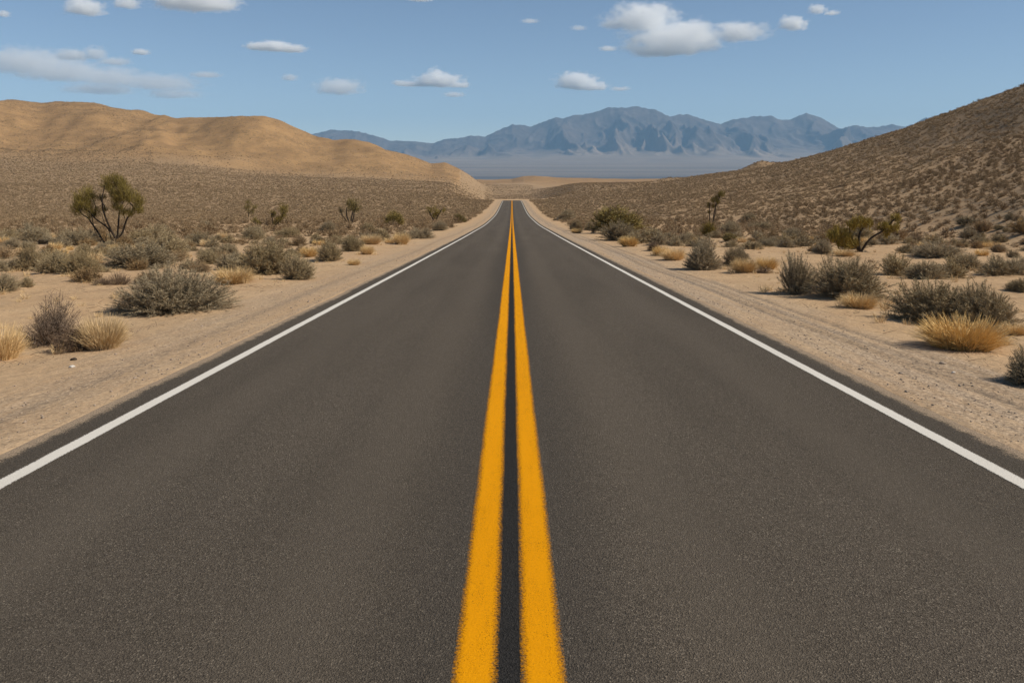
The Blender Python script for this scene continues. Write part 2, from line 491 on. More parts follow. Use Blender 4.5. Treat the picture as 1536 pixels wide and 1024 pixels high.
def mat_cloud(density, h, lobes):
    """droplets thickest in the heart of each lobe, thinned by billows of noise, so that edges fray.
    lobes: centres and radii in the cloud's own coordinates, z of the base last."""
    m = mat_volume("cloud_droplets", (1.0, 1.0, 1.0), density, 0.1)
    t = m.node_tree
    p = next(n for n in t.nodes if n.type == 'PRINCIPLED_VOLUME')
    tc = t.nodes.new("ShaderNodeTexCoord"); P_ = tc.outputs["Object"]
    def mth(op, a, b=None, c=None):
        nd = t.nodes.new("ShaderNodeMath"); nd.operation = op
        for k_, v_ in enumerate((a, b, c)):
            if v_ is None: continue
            if isinstance(v_, bpy.types.NodeSocket): t.links.new(v_, nd.inputs[k_])
            else: nd.inputs[k_].default_value = v_
        return nd.outputs[0]
    sep = t.nodes.new("ShaderNodeSeparateXYZ"); t.links.new(P_, sep.inputs[0])
    best = None
    for c_, r_, zb_ in lobes:
        mp = t.nodes.new("ShaderNodeMapping"); mp.vector_type = 'POINT'
        mp.inputs["Scale"].default_value = tuple(1.0 / q_ for q_ in r_)
        mp.inputs["Location"].default_value = tuple(-a_ / b_ for a_, b_ in zip(c_, r_))
        t.links.new(P_, mp.inputs[0])
        ln = t.nodes.new("ShaderNodeVectorMath"); ln.operation = 'LENGTH'; t.links.new(mp.outputs[0], ln.inputs[0])
        f = mth('SUBTRACT', 1.0, ln.outputs["Value"])
        fl = t.nodes.new("ShaderNodeMapRange"); t.links.new(sep.outputs[2], fl.inputs[0])
        for k_, v_ in ((1, zb_ - 0.10 * r_[2]), (2, zb_ + 0.22 * r_[2]), (3, 0.55), (4, 0.0)): fl.inputs[k_].default_value = v_
        f = mth('SUBTRACT', f, fl.outputs[0])
        best = f if best is None else mth('SMOOTH_MAX', best, f, 0.15)
    def nz(scale, det, rgh):
        mp = t.nodes.new("ShaderNodeMapping"); mp.inputs["Scale"].default_value = (0.75, 0.75, 1.25)
        t.links.new(P_, mp.inputs[0])
        n_ = t.nodes.new("ShaderNodeTexNoise"); n_.inputs["Scale"].default_value = scale; n_.inputs["Detail"].default_value = det; n_.inputs["Roughness"].default_value = rgh
        t.links.new(mp.outputs[0], n_.inputs["Vector"]); return n_.outputs["Fac"]
    n1 = nz(2.3 / h, 6, 0.66)
    v = mth('ADD', best, mth('MULTIPLY', mth('SUBTRACT', n1, 0.50), 1.75))
    mr = t.nodes.new("ShaderNodeMapRange"); mr.interpolation_type = 'SMOOTHSTEP'
    for k_, v_ in ((1, 0.22), (2, 0.85), (3, 0.0), (4, density)): mr.inputs[k_].default_value = v_
    t.links.new(v, mr.inputs[0]); t.links.new(mr.outputs[0], p.inputs["Density"])
    return m

MSAND, MASPH = mat_sand(), mat_asphalt()
MYEL = mat_paint("yellow_paint", (0.74, 0.305, 0.003), (0.54, 0.210, 0.002), 0.20, 0.765)
MWHT = mat_paint("white_paint", (0.66, 0.62, 0.55), (0.50, 0.46, 0.40), 0.10, 0.84)
MMOUNT = mat_mountain()
MSAGE = mat_plant("sage_leaf", (0.240, 0.180, 0.100), (0.48, 0.380, 0.228), jitter=0.3)
MSTEM = mat_plant("sage_stem", (0.085, 0.065, 0.048), (0.17, 0.135, 0.10))
MBROWN = mat_plant("dry_twig", (0.13, 0.088, 0.060), (0.26, 0.185, 0.125))
MGRASS = mat_plant("straw", (0.52, 0.34, 0.14), (0.78, 0.56, 0.28), jitter=0.2)
MOLIVE = mat_plant("olive_leaf", (0.16, 0.120, 0.032), (0.34, 0.255, 0.075))
MTREE = mat_plant("tree_leaf", (0.120, 0.090, 0.024), (0.245, 0.186, 0.050), jitter=0.2)
MBARK = mat_plain("bark", (0.030, 0.022, 0.016), (0.065, 0.048, 0.034), 14)
MSCRUB = mat_plant("scrub_leaf", (0.222, 0.146, 0.072), (0.400, 0.278, 0.150))
MSTONE = mat_plain("stone", (0.22, 0.165, 0.12), (0.44, 0.35, 0.27), 30)
MWSTONE = mat_plain("pale_stone", (0.48, 0.43, 0.37), (0.64, 0.59, 0.52), 18)

# ------------------------------------------------------------------ ground sheet
rows = np.concatenate([np.arange(-44, 0, 2.0), np.arange(0, 3, 0.5), np.arange(3, 26, 0.125), np.arange(26, 62, 0.36), np.arange(62, 360, 1.15),
                       np.arange(360, 1120, 4.2), np.geomspace(1125, 11500, 120)])
near = np.concatenate([np.arange(4.0, 5.8, 0.055), np.arange(5.8, 9.01, 0.17)])
pos = np.concatenate([[0.0, 0.8, 1.6, 2.4, 3.0, 3.4, 3.6, 3.7, 3.8, 3.9], near])
s = (np.arange(1, 241) / 240.0) ** 1.55
def col_x(Y):
    A = 36 + 1.05 * max(Y, 0.0)
    p = np.concatenate([pos, 9.0 + s * A])
    return np.concatenate([-p[:0:-1], p])
GX = np.stack([col_x(y) for y in rows]); GY = np.repeat(rows[:, None], GX.shape[1], 1)
GZ = terrain(GX, GY)
axg = np.abs(GX); PXg = 768 + F * GX / np.maximum(GY, 12)
hillm = np.where(PXg < 768, sstep(500, 640, GY + 40 * fbm(GX / 60, GY / 60, 3)), sstep(380, 520, GY)) * sstep(2300, 1900, GY)
hillm = hillm * (1 - sstep(150, 90, np.abs(PXg - 768)) * sstep(1250, 1050, GY) * (PXg > 690))
hillm = np.maximum(hillm, 0.12 * sstep(0, 40, GY - np.interp(PXg, [740, 850, 1000, 1200, 1536, 1900, 2600], [330, 230, 130, 80, 46, 34, 26])) * (PXg > 900))
slopem = sstep(-4, 12, GY - np.interp(PXg, [740, 850, 1000, 1200, 1536, 1900, 2600], [330, 230, 130, 80, 46, 34, 26])) * (PXg > 850)
shm = sstep(3.7, 3.95, axg) * sstep(6.3, 4.8, axg + 0.5 * fbm(GX / 1.2, GY / 3, 2))
shm = np.where(GX < 0, shm * 0.62, shm) * (GY < 342)
rut = np.zeros_like(GX)
for rx, dp in ((4.62, 1.0), (4.86, 0.8), (5.22, 0.9)):
    cx = rx + 0.10 * np.sin(GY / 6.0) + 0.06 * np.sin(GY / 2.3 + rx)
    rut = np.maximum(rut, dp * np.exp(-((GX - cx) / 0.085) ** 2))
cx = -4.55 + 0.12 * np.sin(GY / 5.0)
rut = np.maximum(rut, 0.6 * np.exp(-((GX - cx) / 0.13) ** 2))
rut = rut * (GY < 342)
pale = (axg > 7) & (axg < 17) & (GY > 338) & (GY < 470)
lit = np.where(pale, 0.0, 1.0) * np.where(GY > 356, 1.0, sstep(6.5, 11, axg)) * (0.55 + 0.45 * sstep(20, 90, GY)) * (1 - hillm * 0.6)
basin = sstep(2000, 2600, GY)
gme = np_mesh("ground", np.stack([GX, GY, GZ], -1).reshape(-1, 3), grid_faces(*GX.shape), MSAND, True,
              dict(hill=hillm.ravel(), shoulder=shm.ravel(), rut=rut.ravel(), litter=lit.ravel(), basin=basin.ravel(), near=sstep(200, 60, GY).ravel(), farlit=np.maximum(sstep(70, 220, GY), 0.35 * slopem).ravel()))
tag(link(bpy.data.objects.new("ground", gme)), "pale sandy desert ground running from the roadside to the far basin", kind="structure")

# ------------------------------------------------------------------ road and its paint
ry = np.concatenate([np.arange(-10, 3, 0.5), rows[(rows >= 3) & (rows < 341)]])
rc = np.concatenate([[-3.80, -3.70, -3.5], np.linspace(-3.3, 3.3, 23), [3.5, 3.70, 3.80]])
RXg = np.repeat(rc[None, :], len(ry), 0); RYg = np.repeat(ry[:, None], len(rc), 1)
jit = 0.020 * fbm(ry / 0.7, ry * 0 + 3.3, 3) + 0.04 * fbm(ry / 4.0, ry * 0 + 8.1, 2)
jit2 = 0.020 * fbm(ry / 0.7, ry * 0 + 13.3, 3) + 0.04 * fbm(ry / 4.0, ry * 0 + 28.1, 2)
RXg[:, 0] += jit; RXg[:, -1] += jit2; RXg[:, 1] += jit * 0.6; RXg[:, -2] += jit2 * 0.6
def road_surface(x, Y):
    return pchip([-60, 0, 40, 70, 120, 200, 300, 337, 352, 378], [2.6, 0, -1.75, -3.02, -4.95, -6.95, -7.8, -8.4, -8.75, -10.5], Y) + 0.004 * sstep(3.8, 0, np.abs(x))
edge = np.minimum(RXg - RXg[:, :1], RXg[:, -1:] - RXg)
rme = np_mesh("road", np.stack([RXg, RYg, road_surface(RXg, RYg)], -1).reshape(-1, 3), grid_faces(*RXg.shape), MASPH, True, dict(edge=edge.ravel()))
tag(link(bpy.data.objects.new("road", rme)), "dark two lane asphalt road running straight ahead to a low crest", kind="structure")

def stripe(name, x0, x1, mat, label, drop=0.0):
    u = np.linspace(0, 1, 5)
    yy = ry[ry < 337]
    wob = 0.006 * fbm(yy / 3.0, yy * 0 + x0 * 7, 2)
    X = x0 + (x1 - x0) * u[None, :] + wob[:, None]; Yg = np.repeat(yy[:, None], 5, 1)
    Z = road_surface(X, Yg) + 0.004
    me = np_mesh(name, np.stack([X, Yg, Z], -1).reshape(-1, 3), grid_faces(*X.shape), mat, True, dict(across=np.repeat(u[None, :], len(yy), 0).ravel()))
    tag(link(bpy.data.objects.new(name, me)), label, kind="structure")
stripe("road_marking", -0.237, -0.053, MYEL, "solid yellow centre line on the tan hill side of the dark gap")
stripe("road_marking", 0.032, 0.214, MYEL, "solid yellow centre line on the scrubby slope side of the dark gap")
stripe("road_marking", -3.447, -3.313, MWHT, "solid white edge line on the tan hill side of the road")
stripe("road_marking", 3.313, 3.447, MWHT, "solid white edge line on the scrubby slope side of the road")

# ------------------------------------------------------------------ far mountains
MT = np.array([(-1500, 215), (-900, 190), (-300, 200), (100, 185), (380, 205), (469, 201), (495, 195.6), (538, 197), (564, 203), (586, 212), (604, 211), (650, 216), (666, 209), (688, 207.6), (706, 204), (728, 205.5), (746, 195.6),
      (768, 186.5), (797, 190), (834, 176), (845, 177), (859, 173), (892, 168), (914, 160.6), (936, 161.7), (947, 159.5), (965, 161.4), (983, 164.5), (986, 167), (1005, 174.5), (1016, 171.7), (1031, 171.7), (1050, 177),
      (1080, 185.6), (1099, 179), (1110, 177), (1136, 174.4), (1157, 173.6), (1170, 180), (1185, 179), (1209, 170), (1230, 175.5), (1260, 194), (1282, 187.5), (1305, 191), (1339, 186.7), (1356, 190.5), (1372, 185.6),
      (1389, 175), (1397, 178), (1450, 190), (1700, 180), (2300, 200), (3000, 215)], float)
tt = np.concatenate([np.linspace(-0.12, 1.0, 150), np.linspace(1.02, 1.6, 12)])
pxs = np.linspace(-400, 2200, 1500)
T, PX = np.meshgrid(tt, pxs, indexing='ij')
Y0, Y1 = 10200.0, 13400.0
YY = Y0 + (Y1 - Y0) * T
# columns are straight world lines that spread with the range (x = slope * distance of the ridge)
XX = (PX - 768) / F * Y1 * (0.86 + 0.14 * np.clip(T, 0, 1.6))
PXe = 768 + F * XX / YY
ridge = zat(ip(MT, PXe), YY)
crestpx = ip(MT, 768 + F * XX / Y1)
zridge = zat(crestpx, Y1)
foot = 154 + 15 * fbm(XX / 2500, YY * 0, 2)
tc = np.clip(T, 0, 1)
wx = XX + 260 * fbm(XX / 900, YY / 900, 3)
spur = ridged(wx / 900, YY / 3600, 4, 0.5)
fine = ridged(wx / 330, YY / 800, 4, 0.55)
prof = tc ** 1.9
body = prof + (0.55 * (spur - 0.95) + 0.20 * (fine - 0.95)) * np.sin(np.pi * tc ** 1.05) ** 1.1 * 0.60 * sstep(0.10, 0.42, tc + 0.10 * fbm(XX / 1400, YY / 1400, 2))
low = 0.58 * prof + 0.05 * sstep(0.0, 0.4, tc)
body = low + 0.06 * np.logaddexp(0, (body - low) / 0.06)
body = np.minimum(body, 1.0)
body = body * sstep(-0.02, 0.10, tc) 
body = np.where(T > 0.97, np.maximum(body, prof), body)
ZZ = foot + (zridge - foot) * body + (20 * fbm(XX / 300, YY / 300, 4) + 9 * (ridged(XX / 110, YY / 150, 3) - 0.9)) * tc ** 2
ZZ = np.where(T > 1, zridge - (T - 1) * 900, ZZ)
ZZ = np.where(T < 0, 154 + T * 700, ZZ)
mme = np_mesh("mountains", np.stack([XX, YY, ZZ], -1).reshape(-1, 3), grid_faces(*XX.shape), MMOUNT, True,
              dict(fan=np.clip(1.22 - tc * 1.45 + 0.18 * (0.95 - spur), -0.5, 1.2).ravel()))
tag(link(bpy.data.objects.new("mountains", mme)), "blue hazy mountain range with jagged crests beyond the basin", kind="structure")

# ------------------------------------------------------------------ haze
HZD = 5.2e-5
hv = np.array([(x, y, z) for x in (-17500, 17500) for y in (-300, 16500) for z in (-62.0, 1160.0)], float)
hf = np.array([(0, 1, 3, 2), (4, 6, 7, 5), (0, 4, 5, 1), (2, 3, 7, 6), (0, 2, 6, 4), (1, 5, 7, 3)])
hm = mat_volume("haze_air", (0.34, 0.61, 0.92), HZD, 0.0)
tag(link(bpy.data.objects.new("haze", np_mesh("haze", hv, hf, hm))), "pale blue air between the road and the far mountains", kind="stuff")

# ------------------------------------------------------------------ clouds: closed bodies of scattering droplets
CLOUD_H = 2600.0
def ico_dirs(n):
    i = np.arange(n) + 0.5
    ph = np.arccos(1 - 2 * i / n); th = np.pi * (1 + 5 ** 0.5) * i
    return np.stack([np.cos(th) * np.sin(ph), np.sin(th) * np.sin(ph), np.cos(ph)], 1)

_ico = {}
def icosphere():
    if not _ico:
        import bmesh
        bm = bmesh.new(); bmesh.ops.create_icosphere(bm, subdivisions=3, radius=1.0)
        _ico['v'] = np.array([v.co[:] for v in bm.verts]); _ico['f'] = np.array([[v.index for v in f.verts] for f in bm.faces]); bm.free()
    return _ico['v'], _ico['f']

def cloud(label, lobes, mfp=0.16, rough=1.0, flat=0.25, alt=CLOUD_H, seed=1):
    """lobes: (centre column, base row, width px, height px). mfp: mean free path as a share of the cloud's height."""
    g = np.random.default_rng(seed)
    base = max(b for _, b, _, _ in lobes)
    Y = alt * F / (HZ - base)
    k = Y / F
    sv, sf = icosphere()
    V = []; Fs = []; n0 = 0
    hmax = max(h for *_, h in lobes) * k
    c = np.array([(lobes[0][0] - 768) * k, Y, EYE + (HZ - base) * k])
    spec = []
    for cx, b, w, h in lobes:
        h = h * 1.72; w = w * 1.42
        ctr = np.array([(cx - 768) * k, Y + g.uniform(-0.06, 0.06) * w * k, EYE + (HZ - b) * k + 0.36 * h * k]) - c
        r = np.array([w * 0.5 * k, max(w * 0.36, h * 0.7) * k, h * 0.66 * k])
        spec.append((ctr, r, ctr[2] - 0.36 * h * k))
        p = sv * r * np.array([1.04, 1.04, 1.0])
        p[:, 2] = np.maximum(p[:, 2], -0.42 * h * k)
        V.append(p + ctr); Fs.append(sf + n0); n0 += len(p)
    me = np_mesh("cloud", np.concatenate(V), np.concatenate(Fs), None, True)
    me.materials.append(mat_cloud(0.50 / (mfp * hmax), hmax, spec))
    o = bpy.data.objects.new("cloud", me); o.location = c
    link(o)
    rm = o.modifiers.new("union", 'REMESH'); rm.mode = 'VOXEL'; rm.voxel_size = max(hmax / 14.0, 14.0); rm.use_smooth_shade = True
    tag(o, label, "cloud", "white clouds in the blue sky")
    return o

CLOUDS = [
 ("largest white heaped cloud, stacked in two tiers above the highest blue peak", [(965, 47, 112, 31), (920, 46, 40, 14), (1010, 86, 150, 38), (985, 87, 110, 18), (1045, 66, 60, 26), (1108, 64, 96, 22)], 0.17),
 ("tiny flat cloud touching the lower side of the largest heaped cloud", [(912, 77, 28, 6)], 0.5),
 ("small rounded cloud near the top, beyond the tapering end of the largest cloud", [(1189, 48, 44, 17)], 0.16),
 ("small puff with a thin tail, highest over the dark scrubby slope", [(1226, 23, 30, 12), (1248, 24, 26, 6)], 0.28),
 ("domed flat based cloud right above the middle of the blue mountain range", [(866, 136, 66, 20), (888, 137, 50, 12), (930, 137, 34, 5)], 0.13),
 ("lens shaped bright cloud over the saddle where the blue range is lowest", [(660, 132, 76, 16), (612, 130, 52, 7), (640, 132, 40, 14), (654, 130, 26, 20), (690, 133, 34, 8)], 0.14),
 ("very small faint cloud below the lens shaped cloud over the blue range", [(681, 146, 34, 6)], 0.5),
 ("soft blurred cloud hanging over the end of the tan ridge", [(508, 144, 74, 19), (520, 140, 50, 16)], 0.30),
 ("long narrow bright cloud, alone in the blue above the tan ridge", [(388, 76, 44, 9), (408, 78, 56, 12), (436, 80, 52, 9)], 0.16),
 ("tiny faint puff between the narrow cloud and the blurred cloud", [(435, 122, 28, 8)], 0.5),
 ("wide white cloud cut off by the upper border, beside two small puffs", [(290, 16, 125, 26), (250, 13, 50, 22), (325, 17, 60, 14)], 0.14),
 ("small plump cloud with a sloping top, below the upper border", [(130, 26, 60, 19), (120, 25, 30, 22)], 0.15),
 ("small soft puff between the plump cloud and the wide cut off cloud", [(192, 15, 42, 13)], 0.26),
 ("little scrap of cloud at the upper corner over the tan ridge", [(6, 27, 22, 8)], 0.30),
 ("small bright oval puff just above the long streaky cloud", [(211, 83, 28, 7)], 0.25),
 ("faint thin wisp floating off the tip of the long streaky cloud", [(308, 117, 50, 7)], 0.8),
 ("small rolling cloud riding on top of the long streaky cloud", [(112, 93, 60, 14), (140, 92, 40, 17), (170, 99, 50, 10)], 0.34),
 ("long streaky cloud sheet lying low over the tan ridge", [(30, 112, 150, 30), (-60, 105, 120, 26), (90, 124, 150, 26), (170, 132, 130, 22), (240, 137, 130, 18), (265, 149, 90, 11), (150, 142, 120, 12)], 0.42),
 ("short strip of cloud at the upper border between the narrow and the largest cloud", [(630, 2, 42, 8)], 0.22),
 ("pale shred beside the largest cloud, barely whiter than the sky", [(868, 46, 26, 6)], 0.9),
 ("lonely pale shred between the top strip of cloud and the largest cloud", [(795, 35, 28, 5)], 0.9),
]
for i, (lb, lo, mf) in enumerate(CLOUDS):
    cloud(lb, lo, mf, seed=100 + i, rough=1.0 if mf < 0.5 else 0.8)

# ------------------------------------------------------------------ plants: many thin blades grown from a base
def blade_mesh_data(P0, P1, w0, w1, tone, g):
    """each blade one tapering quad from P0 to P1"""
    n = len(P0)
    d = P1 - P0
    r = g.normal(size=(n, 3))
    sd = np.cross(d, r); sd /= (np.linalg.norm(sd, axis=1)[:, None] + 1e-9)
    w0 = np.broadcast_to(w0, n)[:, None]; w1 = np.broadcast_to(w1, n)[:, None]
    V = np.stack([P0 - sd * w0, P0 + sd * w0, P1 + sd * w1, P1 - sd * w1], 1).reshape(-1, 3)
    Fc = np.arange(4 * n).reshape(n, 4)
    return V, Fc, np.repeat(tone, 4)

def unit(v): return v / (np.linalg.norm(v, axis=-1, keepdims=True) + 1e-9)

def shrub_data(seed, nmain=300, ntw=16, lobes=7, spread=1.0, wm=0.006, wt=0.0045, tl=0.15, upright=0.35, rag=0.30, fill=(0.35, 1.0)):
    """unit shrub: about 1 wide, 1 high, base at the origin. returns stems (P0,P1,w..) and twigs."""
    g = np.random.default_rng(seed)
    L = []
    for i in range(lobes):
        a = g.uniform(0, 2 * np.pi); r = 0.30 * math.sqrt(g.uniform(0, 1)) * spread
        if i == 0: r = 0.05
        L.append((r * math.cos(a), r * math.sin(a), g.uniform(0.26, 0.42), g.uniform(0.50, 1.0) if i else 1.0))
    L = np.array(L)
    wgt = L[:, 2] ** 2 * L[:, 3]; li = g.choice(len(L), nmain, p=wgt / wgt.sum())
    th = g.uniform(0, 2 * np.pi, nmain)
    cz = g.uniform(0.02, 1, nmain) ** (1 - upright * 0.6)
    sz = np.sqrt(1 - cz * cz)
    rr = 1 - rag * g.uniform(0, 1, nmain) ** 1.5 + 0.12 * g.uniform(0, 1, nmain) ** 4
    tip = np.stack([L[li, 0] + sz * np.cos(th) * L[li, 2] * rr, L[li, 1] + sz * np.sin(th) * L[li, 2] * rr, 0.03 + cz * L[li, 3] * rr * 0.97], 1)
    base = np.stack([L[li, 0] * 0.55 + g.normal(0, 0.035, nmain), L[li, 1] * 0.55 + g.normal(0, 0.035, nmain), np.full(nmain, -0.02)], 1)
    mid = base + (tip - base) * 0.5 + np.stack([g.normal(0, 0.025, nmain), g.normal(0, 0.025, nmain), 0.05 * g.uniform(-0.3, 1, nmain)], 1)
    def cur(t):
        t = t[..., None]
        return base[:, None] * (1 - t) ** 2 + 2 * mid[:, None] * t * (1 - t) + tip[:, None] * t ** 2
    ts = np.linspace(0, 0.98, 5)
    C = cur(np.repeat(ts[None], nmain, 0))
    sP0 = C[:, :-1].reshape(-1, 3); sP1 = C[:, 1:].reshape(-1, 3)
    ww = np.linspace(1.0, 0.35, 5) * wm
    sw0 = np.tile(ww[:-1], nmain); sw1 = np.tile(ww[1:], nmain)
    stone = np.repeat(g.uniform(0, 1, nmain), 4)
    t = g.uniform(fill[0], fill[1], (nmain, ntw)) ** 0.8
    A = cur(t)
    B = cur(np.minimum(t + 0.03, 1.03))
    D = unit(B - A) * 0.9 + g.normal(0, 0.60, (nmain, ntw, 3)) + np.array([0, 0, 0.22])
    D = unit(D)
    ln = tl * g.uniform(0.45, 1.15, (nmain, ntw, 1))
    A = A.reshape(-1, 3); B = A + (D * ln).reshape(-1, 3)
    B[:, 2] = np.maximum(B[:, 2], 0.0)
    tt_ = np.clip(np.repeat(stone.reshape(nmain, 4)[:, 0], ntw) * 0.6 + g.uniform(0, 0.4, nmain * ntw), 0, 1)
    return (sP0, sP1, sw0, sw1, stone), (A, B, wt, wt * 0.35, tt_), g

def shrub_meshes(seed, mleaf, mstem, **kw):
    st, tw, g = shrub_data(seed, **kw)
    V, Fc, T = blade_mesh_data(*st, g)
    a = np_mesh("stems", V, Fc, mstem, False, dict(tone=T))
    V, Fc, T = blade_mesh_data(*tw, g)
    b = np_mesh("foliage", V, Fc, mleaf, False, dict(tone=T))
    return a, b

def shrub_single(seed, mat, **kw):
    st, tw, g = shrub_data(seed, **kw)
    V1, F1, T1 = blade_mesh_data(*st, g); V2, F2, T2 = blade_mesh_data(*tw, g)
    return np.concatenate([V1, V2]), np.concatenate([F1, F2 + len(V1)]), np.concatenate([T1, T2])

def grass_data(seed, n=1300, w=0.0045, seg=3, flop=1.0):
    g = np.random.default_rng(seed)
    th = g.uniform(0, 2 * np.pi, n); r0 = 0.26 * np.sqrt(g.uniform(0, 1, n))
    b = np.stack([r0 * np.cos(th), r0 * np.sin(th), np.full(n, -0.02)], 1)
    out = g.uniform(0.05, 1, n) ** 0.7
    ta = th + g.normal(0, 0.5, n)
    hgt = (1 - 0.62 * out ** 1.6) * g.uniform(0.62, 1.04, n)
    reach = 0.08 + 0.30 * out * g.uniform(0.7, 1.15, n)
    tip = b + np.stack([np.cos(ta) * reach, np.sin(ta) * reach, hgt], 1)
    mid = b + np.stack([np.cos(ta) * reach * 0.35, np.sin(ta) * reach * 0.35, hgt * (0.62 + 0.10 * out * flop)], 1)
    ts = np.linspace(0, 1, seg + 1)
    t = ts[None, :, None]
    C = b[:, None] * (1 - t) ** 2 + 2 * mid[:, None] * t * (1 - t) + tip[:, None] * t ** 2
    ww = w * (1 - 0.75 * ts)
    return (C[:, :-1].reshape(-1, 3), C[:, 1:].reshape(-1, 3), np.tile(ww[:-1], n), np.tile(ww[1:], n), np.repeat(g.uniform(0, 1, n), seg)), g

def grass_mesh(seed, mat, **kw):
    d, g = grass_data(seed, **kw)
    V, Fc, T = blade_mesh_data(*d, g)
    return np_mesh("grass_tuft", V, Fc, mat, False, dict(tone=T))

SAGE_M = [shrub_meshes(200 + i, MSAGE, MSTEM, lobes=l + 2, nmain=640, ntw=62, tl=0.062, wm=0.0030, wt=0.0025, rag=r * 0.75, upright=u * 0.5, spread=sp) for i, (l, r, u, sp) in
          enumerate([(7, 0.28, 0.3, 1.0), (5, 0.35, 0.45, 0.8), (9, 0.30, 0.2, 1.25), (6, 0.40, 0.5, 1.0), (8, 0.25, 0.15, 1.3)])]
LEAN_M = [shrub_meshes(231, MSAGE, MSTEM, lobes=9, nmain=1000, ntw=62, tl=0.054, wm=0.0024, wt=0.0021, rag=0.20, upright=0.05, spread=0.9)]
BROWN_M = [shrub_meshes(240 + i, MBROWN, MBROWN, lobes=5, nmain=330, ntw=18, rag=0.40, upright=0.5, spread=0.9, tl=0.10, wm=0.0045, wt=0.0026) for i in range(2)]
LOWB_M = [shrub_meshes(250, MBROWN, MBROWN, lobes=6, nmain=420, ntw=20, rag=0.30, upright=0.2, spread=1.1, tl=0.10, wm=0.0045, wt=0.003)]
OLIVE_M = [shrub_meshes(260 + i, MOLIVE, MBARK, lobes=7, nmain=380, ntw=24, rag=0.40, upright=0.5, spread=1.0, tl=0.10, wt=0.0055) for i in range(3)]
GRASS_M = [grass_mesh(270 + i, MGRASS, n=n) for i, n in enumerate((2200, 1600, 1200))]

taken = []          # (x, Y, radius)
def place(kind, label, cx, by, w, h, var=0, rot=None, group=None, lean=0.0, depth=0.8):
    x, Y, z = ground_point(cx, by)
    # the row read from the photo is the front foot of the plant: its middle stands half a depth behind
    wm = w * Y / F; hm_ = h * Y / F
    dp = wm * depth
    Y2 = Y + dp * 0.30
    x2 = (cx - 768) / F * Y2
    z2 = float(terrain(x2, Y2))
    if rot is None: rot = (hash((cx * 7 + by * 13)) % 628) / 100.0
    spec = dict(sagebrush=(SAGE_M, "shrub"), leaning_sagebrush=(LEAN_M, "shrub"), twiggy_bush=(BROWN_M, "bush"), brown_bush=(LOWB_M, "bush"),
                olive_shrub=(OLIVE_M, "shrub"), grass_tuft=(GRASS_M, "grass"))[kind]
    lib = spec[0]; m = lib[var % len(lib)]
    hm_ *= Y2 / Y * 1.02; wm *= Y2 / Y
    if kind == "grass_tuft":
        o = link(bpy.data.objects.new("grass_tuft", m)); o.location = (x2, Y2, z2 - 0.01)
        o.rotation_euler = (0, 0, rot); o.scale = (wm * 1.15, wm * 1.15, hm_)
    else:
        nm = "sagebrush" if kind == "leaning_sagebrush" else kind
        o = empty(nm, (x2, Y2, z2 - 0.02))
        o.rotation_euler = (0, lean, rot); o.scale = (wm * 1.02, wm * 1.02, hm_)
        for me_, nme in ((m[0], "stems"), (m[1], "foliage")):
            link(bpy.data.objects.new(nme, me_), o)
    tag(o, label, spec[1], group)
    taken.append((x2, Y2, wm * 0.5))
    return o

